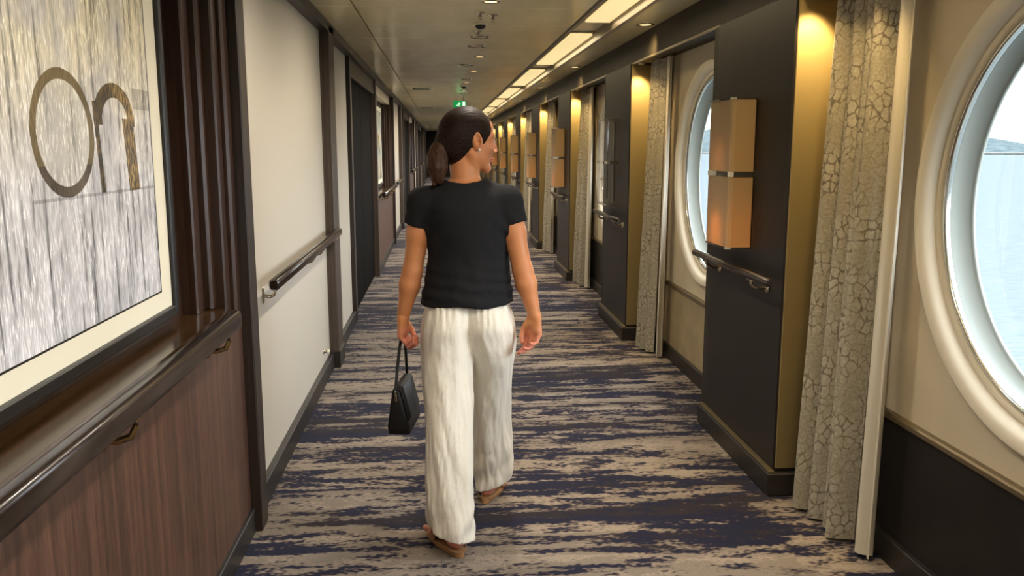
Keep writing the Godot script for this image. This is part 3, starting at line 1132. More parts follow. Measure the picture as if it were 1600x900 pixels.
func picture_bay(n: int, o: float, wl: Node3D):
	var w: String = ORD[n]
	slab("wainscot", Vector3(-0.90, 0.0, -3.31 + o), Vector3(-0.78, 0.905, 0.0 + o), M.wood, wl)
	slab("wainscot_skirting", Vector3(-0.80, 0.0, -3.31 + o), Vector3(-0.765, 0.10, 0.0 + o), M.base, wl)
	var s := Sh.new()
	s.prism([Vector2(-0.93, 0.90), Vector2(-0.775, 0.90), Vector2(-0.762, 0.908), Vector2(-0.760, 0.925), Vector2(-0.768, 0.938), Vector2(-0.79, 0.942), Vector2(-0.93, 0.946)], Vector3(0, 0, -3.15 + o), Vector3(0, 0, o), Vector3(1, 0, 0), Vector3(0, 1, 0))
	obj("sill", s, M.wood_sill, wl)
	slab("recess_back", Vector3(-0.97, 0.90, -3.31 + o), Vector3(-0.925, 2.34, 0.0 + o), M.wood_dark, wl)
	slab("recess_top", Vector3(-0.93, 2.17, -3.31 + o), Vector3(-0.80, 2.34, 0.0 + o), M.cream, wl)
	# stepped mouldings at the far side of the recess, and the plain cheek at the near side
	slab("moulding", Vector3(-0.93, 0.94, -3.31 + o), Vector3(-0.868, 2.17, -3.05 + o), M.wood_dark, wl, 0.006)
	slab("moulding", Vector3(-0.93, 0.94, -3.31 + o), Vector3(-0.838, 2.17, -3.13 + o), M.wood_dark, wl, 0.010)
	slab("moulding", Vector3(-0.93, 0.90, -3.31 + o), Vector3(-0.800, 2.17, -3.17 + o), M.wood_dark, wl, 0.006)
	slab("moulding", Vector3(-0.93, 0.90, -3.31 + o), Vector3(-0.778, 2.17, -3.235 + o), M.wood_dark, wl, 0.010)
	slab("moulding", Vector3(-0.93, 0.94, -0.55 + o), Vector3(-0.80, 2.17, 0.0 + o), M.wood_dark, wl, 0.006)
	slab("door_jamb", Vector3(-0.92, 0.0, -3.41 + o), Vector3(-0.738, 2.34, -3.30 + o), M.strip, wl, 0.005)
	# the picture
	var zc := -2.06 + o
	var t := thing("framed_picture", ["large print of two brass letters on weathered pale boards, black framed over the sill", "black framed pale abstract print beyond the dark doorway", "framed abstract print in the third picture recess", "framed abstract print in the farthest picture recess"][n], "picture", Vector3(-0.925, 0.975, zc), "pictures in the left wall recesses")
	var zl := 0.86      # half width of the frame
	var hgt := 1.165
	slab("backing", Vector3(0.001, 0.005, -zl + 0.01), Vector3(0.014, hgt - 0.005, zl - 0.01), M.black, t)
	for q in [[-zl, -zl + 0.034, 0.0, hgt], [zl - 0.034, zl, 0.0, hgt], [-zl + 0.034, zl - 0.034, 0.0, 0.034], [-zl + 0.034, zl - 0.034, hgt - 0.034, hgt]]:
		slab("frame", Vector3(0.0, q[2], q[0]), Vector3(0.034, q[3], q[1]), M.black, t, 0.004)
	slab("mat", Vector3(0.012, 0.034, -zl + 0.034), Vector3(0.020, hgt - 0.034, zl - 0.034), M.matboard, t, 0.001)
	var a0 := -zl + 0.14
	var a1 := zl - 0.14
	var b0 := 0.10
	var b1 := hgt - 0.10
	for q in [[a0 - 0.006, a0, b0 - 0.006, b1 + 0.006], [a1, a1 + 0.006, b0 - 0.006, b1 + 0.006], [a0, a1, b0 - 0.006, b0], [a0, a1, b1, b1 + 0.006]]:
		slab("mat_bevel", Vector3(0.015, q[2], q[0]), Vector3(0.0215, q[3], q[1]), M.black, t, 0.001)
	s = Sh.new()
	s.uvs = true
	s.st.set_smooth_group(-1)
	s.face([Vector3(0.0208, b0, a1), Vector3(0.0208, b0, a0), Vector3(0.0208, b1, a0), Vector3(0.0208, b1, a1)], Vector3.RIGHT, [Vector2(0, 1), Vector2(1, 1), Vector2(1, 0), Vector2(0, 0)])
	if not M.has("art"):
		M.art = mat(Color(1, 1, 1), 0.25)
		M.art.albedo_texture = art_texture(900, 640, zc + a1, zc + a0, 0.975 + b0, 0.975 + b1)
		M.art2 = mat(Color(1, 1, 1), 0.25)
		M.art2.albedo_texture = abstract_texture()
	obj("print", s, M.art if n == 0 else M.art2, t)
	handrail(["dark wooden handrail with brass brackets in front of the large letter print", "dark handrail below the print beyond the dark doorway", "dark handrail in the third picture recess on the left", "dark handrail in the farthest picture recess on the left"][n], "left wall handrails", -0.78, -0.705, 0.955, 0.9 * -0.2 + o, -2.90 + o, [-0.98 + o, -1.93 + o, -2.80 + o], M.brass, M.rail)

func white_bay(n: int, o: float, wl: Node3D):
	slab("white_panel", Vector3(-0.90, 0.0, -5.91 + o), Vector3(-0.80, 2.34, -3.40 + o), M.white, wl)
	slab("skirting", Vector3(-0.81, 0.0, -5.91 + o), Vector3(-0.77, 0.105, -3.40 + o), M.base, wl)
	slab("post", Vector3(-0.90, 0.0, -6.16 + o), Vector3(-0.735, 2.34, -5.90 + o), M.post, wl, 0.006)
	slab("post_base", Vector3(-0.90, 0.0, -6.17 + o), Vector3(-0.725, 0.12, -5.885 + o), M.base, wl, 0.004)
	slab("narrow_white_panel", Vector3(-0.90, 0.0, -7.47 + o), Vector3(-0.80, 2.34, -6.15 + o), M.white, wl)
	slab("skirting", Vector3(-0.81, 0.0, -7.47 + o), Vector3(-0.77, 0.105, -6.17 + o), M.base, wl)
	handrail(["dark handrail on the white wall panel left of the woman", "dark handrail on the second white wall panel, beyond the picture recess", "dark handrail on the third white wall panel", "dark handrail on the farthest white wall panel"][n], "left wall handrails", -0.80, -0.715, 0.955, -3.62 + o, -5.95 + o, [-4.75 + o, -5.1 + o, -5.84 + o], M.chrome, M.rail, 0.022, 0.026)
	if n == 0:
		var t := thing("wall_hook", "small steel hook on the white wall panel below the near rail end", "hook", Vector3(-0.80, 0.88, -3.80))
		slab("plate", Vector3(0, -0.035, -0.014), Vector3(0.005, 0.035, 0.014), M.chrome, t)
		var s := Sh.new()
		s.tube([Vector3(0.003, 0.0, 0), Vector3(0.03, -0.006, 0), Vector3(0.046, 0.0, -0.012), Vector3(0.05, 0.018, -0.02)], [0.008, 0.008, 0.007, 0.007], 10)
		obj("peg", s, M.chrome, t)
		t = thing("door_stop", "small round knob low on the white wall panel", "knob", Vector3(-0.80, 0.19, -5.6))
		s = Sh.new()
		s.xf = Transform3D(Basis(Vector3(0, 0, 1), -PI / 2), Vector3.ZERO)
		s.lathe([Vector2(0.018, 0.0), Vector2(0.018, 0.004), Vector2(0.009, 0.008), Vector2(0.009, 0.022)], 18)
		obj("stem", s, M.chrome, t)
		s = Sh.new()
		s.xf = Transform3D(Basis(Vector3(0, 0, 1), -PI / 2), Vector3.ZERO)
		s.lathe([Vector2(0.009, 0.02), Vector2(0.017, 0.024), Vector2(0.017, 0.034), Vector2(0.012, 0.04), Vector2(0.0, 0.041)], 18)
		obj("tip", s, M.plastic, t)

func doorway(n: int, o: float, wl: Node3D):
	var d := struct("door_%d" % (n + 1))
	slab("jamb", Vector3(-0.95, 0.0, -7.58 + o), Vector3(-0.765, 2.34, -7.46 + o), M.strip, d, 0.004)
	slab("jamb", Vector3(-0.95, 0.0, -10.31 + o), Vector3(-0.755, 2.34, -10.18 + o), M.post, d, 0.004)
	slab("lintel", Vector3(-0.95, 2.13, -10.18 + o), Vector3(-0.775, 2.34, -7.58 + o), M.strip, d, 0.004)
	# two black leaves
	for q in 2:
		var z0 := -7.58 - 1.3 * q + o
		slab("leaf", Vector3(-0.86, 0.012, z0 - 1.296), Vector3(-0.815, 2.13, z0 - 0.004), M.leaf, d, 0.004)

func end_walls():
	var e := struct("wall_far")
	slab("wall", Vector3(-0.95, 0, FAR - 0.12), Vector3(1.7, 2.5, FAR), M.strip, e)
	var d := struct("door_5")
	slab("leaf", Vector3(-0.28, 0.0, FAR), Vector3(0.62, 2.15, FAR + 0.05), M.black, d)
	slab("frame", Vector3(-0.36, 0.0, FAR), Vector3(-0.28, 2.23, FAR + 0.07), M.post, d)
	slab("frame", Vector3(0.62, 0.0, FAR), Vector3(0.70, 2.23, FAR + 0.07), M.post, d)
	slab("frame", Vector3(-0.28, 2.15, FAR), Vector3(0.62, 2.23, FAR + 0.07), M.post, d)
	var w := struct("wall_near")
	slab("wall", Vector3(-2.4, 0, NEAR), Vector3(1.9, 2.5, NEAR + 0.15), M.cream, w)

func exit_sign():
	var t := thing("exit_sign", "green exit sign hanging from the corridor ceiling above the woman's head", "sign", Vector3(0.30, TOP, -14.0))
	var s := Sh.new()
	s.tube([Vector3(-0.06, 0, 0), Vector3(-0.06, -0.085, 0)], [0.006], 8)
	s.tube([Vector3(0.06, 0, 0), Vector3(0.06, -0.085, 0)], [0.006], 8)
	obj("hanger", s, M.chrome, t)
	slab("panel", Vector3(-0.105, -0.19, -0.012), Vector3(0.105, -0.085, 0.012), M.green, t, 0.004)
	# running figure, arrow and doorway
	s = Sh.new()
	s.tube([Vector3(-0.005, -0.115, 0.0135), Vector3(-0.022, -0.143, 0.0135), Vector3(-0.004, -0.158, 0.0135), Vector3(-0.018, -0.176, 0.0135)], [0.005, 0.006, 0.005, 0.004], 8)
	s.tube([Vector3(-0.022, -0.143, 0.0135), Vector3(-0.04, -0.158, 0.0135), Vector3(-0.058, -0.16, 0.0135)], [0.006, 0.005, 0.004], 8)
	s.tube([Vector3(-0.03, -0.125, 0.0135), Vector3(-0.008, -0.122, 0.0135), Vector3(0.012, -0.135, 0.0135)], [0.004, 0.005, 0.003], 8)
	s.tube([Vector3(0.0, -0.106, 0.0135), Vector3(0.003, -0.104, 0.0135)], [0.007, 0.007], 8)
	obj("running_figure", s, M.sign_white, t)
	s = Sh.new()
	s.box(Vector3(0.045, -0.178, 0.0115), Vector3(0.085, -0.1, 0.0145), 0.001)
	obj("doorway", s, M.sign_white, t)
	var l := OmniLight3D.new()
	l.name = "light"
	l.position = Vector3(0, -0.14, 0.06)
	l.light_color = Color(0.15, 0.9, 0.45)
	l.light_energy = 0.0015
	l.light_size = 0.05
	l.omni_range = 5.0
	l.omni_attenuation = 2.0
	l.shadow_enabled = true
	t.add_child(l)

# ---------------------------------------------------------------- outside
func outside():
	var s := Sh.new()
	s.st.set_smooth_group(-1)
	s.face([Vector3(2.2, -14, 4000), Vector3(5000, -14, 4000), Vector3(5000, -14, -5000), Vector3(2.2, -14, -5000)], Vector3.UP)
	var sea := obj("sea", s, M.sea, self)
	tag(sea, "pale blue rippled sea outside the round windows", "sea")
	sea.set_meta("kind", "stuff")
	# wooded shore across the water
	var n := FastNoiseLite.new()
	n.seed = 81
	n.frequency = 0.0022
	n.fractal_octaves = 4
	var rings := []
	for i in 90:
		var u := i / 89.0
		var ctr := Vector3(500.0 + 2600.0 * u, -14.0, -2100.0 + 1300.0 * u)
		var side := Vector3(0.45, 0, -0.89)
		var h := 74.0 * (0.55 + 0.75 * absf(n.get_noise_1d(i * 26.0)) + 0.28 * sin(u * 11.0 + 1.0))
		var r := []
		for j in 12:
			var v := j / 11.0
			r.append(ctr + side * (v * 420.0) + Vector3.UP * (h * sin(v * PI * 0.5) * (1.0 + 0.18 * n.get_noise_2d(i * 40.0, j * 60.0)) + 1.0))
		r.append(ctr + side * 700.0 + Vector3.UP * 0.2)
		r.append(ctr + Vector3.UP * 0.2)
		rings.append(r)
	s = Sh.new()
	s.loft(rings, true)
	var t := thing("shore_hill", "low wooded headland across the water seen through the nearest porthole", "hill", Vector3.ZERO)
	obj("woodland", s, M.land, t)
	s = Sh.new()
	var pts := []
	for i in 60:
		var u := i / 59.0
		pts.append(Vector3(500.0 + 2600.0 * u, -12.0 + 1.0 * absf(n.get_noise_1d(i * 70.0)), -2090.0 + 1300.0 * u + 14.0 * n.get_noise_1d(i * 50.0)))
	s.tube(pts, [9.0], 8, Vector2(1.6, 0.2))
	obj("beach", s, M.beach, t)

# ---------------------------------------------------------------- the woman
const PO := Vector3(0.09, 0.0, -3.2)
const HC := Vector3(0.102, 1.552, -3.22)

func keyed(keys: Array, y: float) -> PackedFloat32Array:
	# smooth values between rows [height, ...], heights rising
	var n := keys.size()
	var out := PackedFloat32Array()
	var i := 0
	while i < n - 2 and y > keys[i + 1][0]:
		i += 1
	var t := clampf((y - keys[i][0]) / (keys[i + 1][0] - keys[i][0]), 0.0, 1.0)
	for j in range(1, keys[0].size()):
		var p0: float = keys[maxi(i - 1, 0)][j]
		var p1: float = keys[i][j]
		var p2: float = keys[i + 1][j]
		var p3: float = keys[mini(i + 2, n - 1)][j]
		out.append(0.5 * (2.0 * p1 + (p2 - p0) * t + (2.0 * p0 - 5.0 * p1 + 4.0 * p2 - p3) * t * t + (3.0 * p1 - p0 - 3.0 * p2 + p3) * t * t * t))
	return out

func head_basis() -> Basis:
	var a := deg_to_rad(66.0)
	var F := Vector3(sin(a), -0.03, -cos(a)).normalized()
	var R := F.cross(Vector3.UP).normalized()
	var U := R.cross(F)
	return Basis(R, U, -F)          # x to her right, y up, -z ahead

func hp(r: float, u: float, f: float) -> Vector3:
	return HC + head_basis() * Vector3(r, u, -f)

func make_head() -> Vox:
	var B := head_basis()
	var v := Vox.new(HC + Vector3(-0.15, -0.17, -0.15), HC + Vector3(0.15, 0.14, 0.15), 0.0032)
	v.ell(hp(0, 0.028, -0.012), B, Vector3(0.074, 0.088, 0.094), 0.01)
	v.ell(hp(0, -0.025, 0.03), B, Vector3(0.060, 0.078, 0.066), 0.03)
	v.ell(hp(0, 0.045, 0.045), B, Vector3(0.056, 0.05, 0.046), 0.02)
	for s in [-1.0, 1.0]:
		v.cone(hp(0.045 * s, -0.056, 0.008), hp(0.012 * s, -0.096, 0.064), 0.015, 0.013, 0.025)
		v.ell(hp(0.04 * s, -0.022, 0.062), B, Vector3(0.022, 0.018, 0.02), 0.018)
		v.cone(hp(0.012 * s, 0.022, 0.092), hp(0.046 * s, 0.024, 0.074), 0.0065, 0.0065, 0.014)
	v.cone(hp(-0.006, -0.100, 0.074), hp(0.006, -0.100, 0.074), 0.0135, 0.0135, 0.02)
	v.cone(hp(0, 0.016, 0.093), hp(0, -0.030, 0.110), 0.0075, 0.0105, 0.010)
	for s in [-1.0, 1.0]:
		v.ell(hp(0.012 * s, -0.035, 0.100), B, Vector3(0.008, 0.007, 0.010), 0.008)
		v.ell(hp(0.032 * s, 0.006, 0.092), B, Vector3(0.016, 0.010, 0.012), 0.012, true)
		v.ell(hp(0.031 * s, 0.004, 0.079), B, Vector3(0.014, 0.0125, 0.013), 0.004)
	v.ell(hp(0, -0.062, 0.094), B, Vector3(0.020, 0.0055, 0.009), 0.006)
	v.ell(hp(0, -0.072, 0.092), B, Vector3(0.017, 0.006, 0.009), 0.006)
	# ears: a flat shell, hollowed
	for s in [-1.0, 1.0]:
		var EB := B * Basis(Vector3(1, 0, 0), 0.22) * Basis(Vector3(0, 1, 0), -0.42 * s)
		v.ell(hp(0.077 * s, 0.002, -0.006), EB, Vector3(0.010, 0.034, 0.021), 0.006)
		v.ell(hp(0.075 * s, -0.022, 0.000), EB, Vector3(0.007, 0.012, 0.010), 0.005)
		v.ell(hp(0.086 * s, 0.005, -0.006), EB, Vector3(0.006, 0.021, 0.0115), 0.004, true)
		v.ell(hp(0.083 * s, -0.006, 0.001), EB, Vector3(0.006, 0.009, 0.006), 0.003, true)
	# neck
	v.cone(hp(0, -0.035, -0.028), Vector3(0.086, 1.39, -3.205), 0.051, 0.053, 0.022)
	v.cone(hp(0.062, -0.045, -0.02), Vector3(0.125, 1.385, -3.24), 0.012, 0.010, 0.02)
	return v

func finger(v: Vox, base: Vector3, dir: Vector3, curl_to: Vector3, lens: Array, bends: Array, r: float):
	var p := base
	var ang := 0.0
	var d := dir.normalized()
	var c := (curl_to - d * curl_to.dot(d)).normalized()
	var rr := r
	for i in lens.size():
		ang += deg_to_rad(bends[i])
		var q: Vector3 = p + (d * cos(ang) + c * sin(ang)) * lens[i]
		v.cone(p, q, rr, rr * 0.9, 0.0035)
		p = q
		rr *= 0.9

func make_hand(W: Vector3, dn: Vector3, thumb: Vector3, palm: Vector3, bends: Array, thumb_pts: Array, elbow: Vector3) -> Vox:
	var v := Vox.new(W + Vector3(-0.085, -0.20, -0.085), W + Vector3(0.085, 0.05, 0.085), 0.003)
	v.cone(W + (elbow - W).normalized() * 0.07, W, 0.027, 0.0235, 0.006)
	var kn := []
	for i in 4:
		var off: float = [0.030, 0.010, -0.010, -0.028][i]
		var ln: float = [0.082, 0.086, 0.082, 0.074][i]
		kn.append(W + dn * ln + thumb * off)
		v.cone(W + dn * 0.012 + thumb * off * 0.55, kn[i], 0.0155, 0.0105, 0.012)
	v.cone(W + dn * 0.03 - palm * 0.0, W + dn * 0.06 - thumb * 0.018 + palm * 0.006, 0.015, 0.013, 0.012)
	v.cone(W + dn * 0.02 + thumb * 0.012, W + dn * 0.048 + thumb * 0.032 + palm * 0.012, 0.015, 0.013, 0.012)
	for i in 4:
		var L: float = [0.98, 1.06, 0.98, 0.8][i]
		finger(v, kn[i], dn + thumb * [0.10, 0.02, -0.04, -0.12][i], palm, [0.042 * L, 0.026 * L, 0.020 * L], bends[i], [0.0092, 0.0095, 0.009, 0.008][i])
	for i in thumb_pts.size() - 1:
		v.cone(thumb_pts[i], thumb_pts[i + 1], 0.0115 - 0.001 * i, 0.0105 - 0.001 * i, 0.006)
	return v

const ELL := Vector3(-0.116, 1.068, -3.205)
const ELR := Vector3(0.298, 1.072, -3.155)
const WRL := Vector3(-0.155, 0.892, -3.215)
const WRR := Vector3(0.340, 0.908, -3.135)
const SHL := Vector3(-0.072, 1.325, -3.20)
const SHR := Vector3(0.242, 1.330, -3.20)

func foot(v: Vox, heel: Vector3, dir: Vector3, lift: float):
	var side := dir.cross(Vector3.UP)
	var b := heel + Vector3.UP * lift
	v.cone(b + dir * 0.032 + Vector3.UP * 0.034, b + dir * 0.06 + Vector3.UP * 0.05, 0.033, 0.03, 0.02)
	v.cone(b + dir * 0.05 + Vector3.UP * 0.045, b + dir * 0.165 + Vector3.UP * 0.024, 0.032, 0.021, 0.02)
	v.cone(b + dir * 0.165 + Vector3.UP * 0.022 - side * 0.022, b + dir * 0.165 + Vector3.UP * 0.02 + side * 0.022, 0.022, 0.019, 0.015)
	v.cone(b + dir * 0.045 + Vector3.UP * 0.05, b + dir * 0.045 + Vector3.UP * 0.17, 0.034, 0.036, 0.02)
	for i in 5:
		var o: float = [-0.030, -0.012, 0.003, 0.017, 0.030][i]
		var l: float = [0.068, 0.066, 0.060, 0.052, 0.042][i]
		v.cone(b + dir * 0.165 + side * o * 0.9 + Vector3.UP * 0.016, b + dir * (0.165 + l) + side * o * 1.1 + Vector3.UP * 0.011, 0.011, 0.0095 if i > 0 else 0.012, 0.006)

const HEEL_L := Vector3(0.052, 0.0, -3.012)
const DIR_L := Vector3(-0.46, 0.0, -0.888)
const HEEL_R := Vector3(0.166, 0.0, -3.50)
const DIR_R := Vector3(0.33, 0.0, -0.944)

func skin_tint(p: Vector3) -> Color:
	var base := rgb(198, 132, 86).srgb_to_linear()
	var q := head_basis().transposed() * (p - HC)     # right, up, back
	var f := -q.z
	if p.y > 1.43:
		var lip := Vector2((q.x) / 0.022, (q.y + 0.067) / 0.0105).length()
		if f > 0.085 and lip < 1.0:
			return rgb(186, 112, 88).srgb_to_linear()
		var brow := absf(q.y - 0.026 - 0.12 * (0.03 - absf(absf(q.x) - 0.03))) < 0.0035 and f > 0.06 and absf(q.x) > 0.014 and absf(q.x) < 0.05
		if brow:
			return rgb(88, 58, 44).srgb_to_linear()
		return base.lerp(rgb(200, 134, 100).srgb_to_linear(), clampf(f * 12.0 - 0.3, 0.0, 1.0))
	if p.y < 0.86 and p.y > 0.6:
		return base.lerp(rgb(206, 128, 108).srgb_to_linear(), clampf((0.88 - p.y) * 10.0, 0.0, 1.0))
	if p.y < 0.2:
		return base.lerp(rgb(206, 134, 116).srgb_to_linear(), 0.8)
	return base

func person():
	var t := thing("person", "woman in black t-shirt and loose cream trousers walking away on the carpet, face turned right", "woman", PO)
	# --- body
	var v := Vox.new(Vector3(-0.22, 0.0, -3.82), Vector3(0.40, 1.46, -2.98), 0.0095)
	v.cone(Vector3(0.086, 1.39, -3.205), Vector3(0.090, 1.45, -3.212), 0.053, 0.051, 0.02)
	v.cone(Vector3(0.09, 1.10, -3.215), Vector3(0.086, 1.30, -3.205), 0.105, 0.100, 0.03)
	v.cone(Vector3(0.01, 1.30, -3.20), Vector3(0.165, 1.30, -3.20), 0.085, 0.085, 0.03)
	v.cone(Vector3(0.086, 1.355, -3.20), SHL, 0.055, 0.044, 0.035)
	v.cone(Vector3(0.086, 1.355, -3.20), SHR, 0.055, 0.044, 0.035)
	v.cone(Vector3(0.03, 0.90, -3.22), Vector3(0.15, 0.90, -3.22), 0.088, 0.088, 0.03)
	v.cone(Vector3(0.09, 1.10, -3.215), Vector3(0.09, 0.92, -3.22), 0.098, 0.095, 0.03)
	for s in [[SHL, ELL, WRL], [SHR, ELR, WRR]]:
		v.cone(s[0], s[0].lerp(s[1], 0.45), 0.048, 0.043, 0.02)
		v.cone(s[0].lerp(s[1], 0.45), s[1], 0.043, 0.036, 0.02)
		v.cone(s[1], s[1].lerp(s[2], 0.3), 0.036, 0.038, 0.02)
		v.cone(s[1].lerp(s[2], 0.3), s[2], 0.038, 0.0245, 0.02)
	# legs inside the trousers, then the feet
	v.cone(Vector3(0.02, 0.88, -3.21), Vector3(0.02, 0.48, -3.12), 0.078, 0.052, 0.03)
	v.cone(Vector3(0.02, 0.48, -3.12), HEEL_L + DIR_L * 0.05 + Vector3.UP * 0.16, 0.052, 0.036, 0.03)
	v.cone(Vector3(0.16, 0.88, -3.22), Vector3(0.19, 0.48, -3.36), 0.076, 0.052, 0.03)
	v.cone(Vector3(0.19, 0.48, -3.36), HEEL_R + DIR_R * 0.05 + Vector3.UP * 0.16, 0.052, 0.036, 0.03)
	var grids := [v]
	for q in [[HEEL_L, DIR_L], [HEEL_R, DIR_R]]:
		var a: Vector3 = q[0] + q[1] * 0.12
		var fv := Vox.new(a + Vector3(-0.14, -0.01, -0.16), a + Vector3(0.14, 0.17, 0.16), 0.005)
		foot(fv, q[0], q[1], 0.026)
		grids.append(fv)
	grids.append(make_head())
	# right hand: hangs relaxed, palm to the back, fingers curling towards us
	var dr := Vector3(-0.02, -1, 0.04).normalized()
	var tr := Vector3(-0.66, -0.03, -0.75).normalized()
	var pr := Vector3(-0.75, 0, 0.66).normalized()
	grids.append(make_hand(WRR, dr, tr, pr, [[14, 30, 22], [24, 40, 28], [30, 44, 30], [34, 46, 32]],
		[WRR + dr * 0.028 + tr * 0.022 + pr * 0.008, WRR + dr * 0.058 + tr * 0.040 + pr * 0.014, WRR + dr * 0.084 + tr * 0.038 + pr * 0.026, WRR + dr * 0.104 + tr * 0.028 + pr * 0.034], ELR))
	# left hand: closed round the handle of the bag
	var dl := Vector3(-0.06, -1, 0.02).normalized()
	var tl := Vector3(0.28, -0.1, -0.95).normalized()
	var pl := Vector3(0.95, 0, 0.28).normalized()
	grids.append(make_hand(WRL, dl, tl, pl, [[38, 82, 60], [40, 84, 60], [42, 84, 60], [44, 84, 60]],
		[WRL + dl * 0.028 + tl * 0.022 + pl * 0.01, WRL + dl * 0.056 + tl * 0.042 + pl * 0.022, WRL + dl * 0.084 + tl * 0.036 + pl * 0.04, WRL + dl * 0.102 + tl * 0.02 + pl * 0.046], ELL))
	obj("body", net_mesh(grids, PO, skin_tint), M.skin, t)
	# --- eyes
	var B := head_basis()
	for s in [-1.0, 1.0]:
		var sh := Sh.new()
		sh.xf = Transform3D(B * Basis(Vector3(1, 0, 0), -PI / 2), hp(0.031 * s, 0.003, 0.0815) - PO)
		var prof := []
		for i in 9:
			var a := PI * i / 8.0
			prof.append(Vector2(0.0115 * sin(a), -0.0115 * cos(a)))
		sh.lathe(prof, 16)
		obj("eye", sh, M.eye, t)
		sh = Sh.new()
		sh.xf = Transform3D(B * Basis(Vector3(1, 0, 0), -PI / 2), hp(0.031 * s, 0.003, 0.0815) - PO)
		sh.lathe([Vector2(0.0058, 0.0102), Vector2(0.0048, 0.0110), Vector2(0.0028, 0.0117), Vector2(0.0, 0.0120)], 14)
		obj("iris", sh, M.iris, t)
		sh = Sh.new()
		sh.xf = Transform3D(B, hp(0.031 * s, 0.0085, 0.0925) - PO)
		sh.tube([Vector3(-0.014, -0.002, 0.003), Vector3(0, 0.003, -0.002), Vector3(0.015, -0.002, 0.005)], [0.0012, 0.002, 0.001], 6)
		obj("eyelash", sh, M.hair, t)
	hair(t)
	shirt(t)
	trousers(t)
	for q in [[HEEL_L, DIR_L, "left"], [HEEL_R, DIR_R, "right"]]:
		sandal(t, q[0], q[1])
	var sp := Sh.new()
	sp.xf = Transform3D(Basis(), hp(0.084, -0.031, 0.002) - PO)
	var pf := []
	for i in 9:
		pf.append(Vector2(0.0048 * sin(PI * i / 8.0), -0.0048 * cos(PI * i / 8.0)))
	sp.lathe(pf, 12)
	obj("pearl_earring", sp, M.pearl, t)

func hair(t: Node3D):
	var B := head_basis()
	var BT := B.transposed()
	var v := Vox.new(HC + Vector3(-0.15, -0.15, -0.15), HC + Vector3(0.15, 0.15, 0.15), 0.0032)
	v.ell(hp(0, 0.030, -0.014), B, Vector3(0.083, 0.098, 0.106), 0.01)
	v.ell(hp(0, -0.005, -0.055), B, Vector3(0.070, 0.078, 0.062), 0.03)
	v.cone(hp(0, -0.03, -0.08), hp(0, -0.02, -0.108), 0.05, 0.028, 0.03)
	var n := FastNoiseLite.new()
	n.seed = 91
	n.frequency = 1.0
	v.near(func(p: Vector3, d: float) -> float:
		var q: Vector3 = BT * (p - HC)
		var f := -q.z
		# combed back towards the tie: fine ridges that run to it
		var w := Vector2(q.x, q.y + 0.02)
		var around := atan2(q.y + 0.02, q.x)
		d += 0.0011 * n.get_noise_2d(around * 26.0, f * 9.0) + 0.0007 * n.get_noise_2d(around * 70.0, f * 14.0)
		# hairline over the forehead, temple, round the ear and along the nape
		var lim := 0.2
		if q.y < 0.088:
			lim = lerpf(0.060, 0.086, clampf((q.y - 0.03) / 0.058, 0.0, 1.0))
		if q.y < 0.03:
			lim = lerpf(0.030, 0.060, clampf((q.y + 0.010) / 0.04, 0.0, 1.0))
		if q.y < -0.010:
			lim = lerpf(-0.022, 0.030, clampf((q.y + 0.022) / 0.012, 0.0, 1.0))
		if q.y < -0.022:
			lim = lerpf(-0.060, -0.022, clampf((q.y + 0.080) / 0.058, 0.0, 1.0))
		d = maxf(d, (f - lim) * 0.8)
		# room for the ears
		var ear := Vector3((absf(q.x) - 0.082) / 0.026, (q.y - 0.0) / 0.030, (f + 0.002) / 0.021).length()
		d = maxf(d, (1.0 - ear) * 0.02)
		d = maxf(d, (-0.088 - q.y) * 0.9)
		return d, 0.05)
	obj("hair", net_mesh([v], PO), M.hair, t)
	# the low ponytail
	var k0 := hp(0, -0.020, -0.104)
	var pts := [k0, k0 + Vector3(-0.014, -0.014, 0.012), k0 + Vector3(-0.022, -0.046, 0.022), k0 + Vector3(-0.024, -0.080, 0.028), k0 + Vector3(-0.020, -0.112, 0.030), k0 + Vector3(-0.012, -0.128, 0.030)]
	var rr := [0.018, 0.031, 0.037, 0.034, 0.024, 0.010]
	var pv := Vox.new(k0 + Vector3(-0.10, -0.18, -0.07), k0 + Vector3(0.05, 0.05, 0.09), 0.0034)
	for i in pts.size() - 1:
		pv.cone(pts[i], pts[i + 1], rr[i], rr[i + 1], 0.012)
	for i in 7:
		var an := TAU * i / 7.0
		var o := Vector3(cos(an) * 0.022, 0.0, sin(an) * 0.022)
		pv.cone(pts[1] + o * 0.9, pts[2] + o * 1.15, 0.010, 0.012, 0.006)
		pv.cone(pts[2] + o * 1.15, pts[3] + o * (1.1 + 0.12 * (i % 3)), 0.012, 0.011, 0.006)
		pv.cone(pts[3] + o * (1.1 + 0.12 * (i % 3)), pts[4] + o * (0.6 + 0.2 * (i % 2)) + Vector3(0, -0.010 * (i % 4), 0), 0.011, 0.005, 0.006)
	pv.near(func(p: Vector3, d: float) -> float:
		var q: Vector3 = p - k0
		var a := atan2(q.z - 0.02, q.x + 0.034)
		return d + 0.0030 * n.get_noise_2d(a * 9.0, q.y * 10.0) + 0.0018 * n.get_noise_2d(a * 24.0, q.y * 20.0), 0.03)
	obj("ponytail", net_mesh([pv], PO), M.hair_end, t)
	var s := Sh.new()
	s.xf = Transform3D(Basis(Quaternion(Vector3.UP, (pts[1] - pts[0]).normalized())), k0 + (pts[1] - pts[0]) * 0.2 - PO)
	var prof := []
	for i in 13:
		var a := TAU * i / 12.0
		prof.append(Vector2(0.0175 + 0.005 * cos(a), 0.006 * sin(a)))
	s.lathe(prof, 24)
	obj("hair_tie", s, M.leather, t)

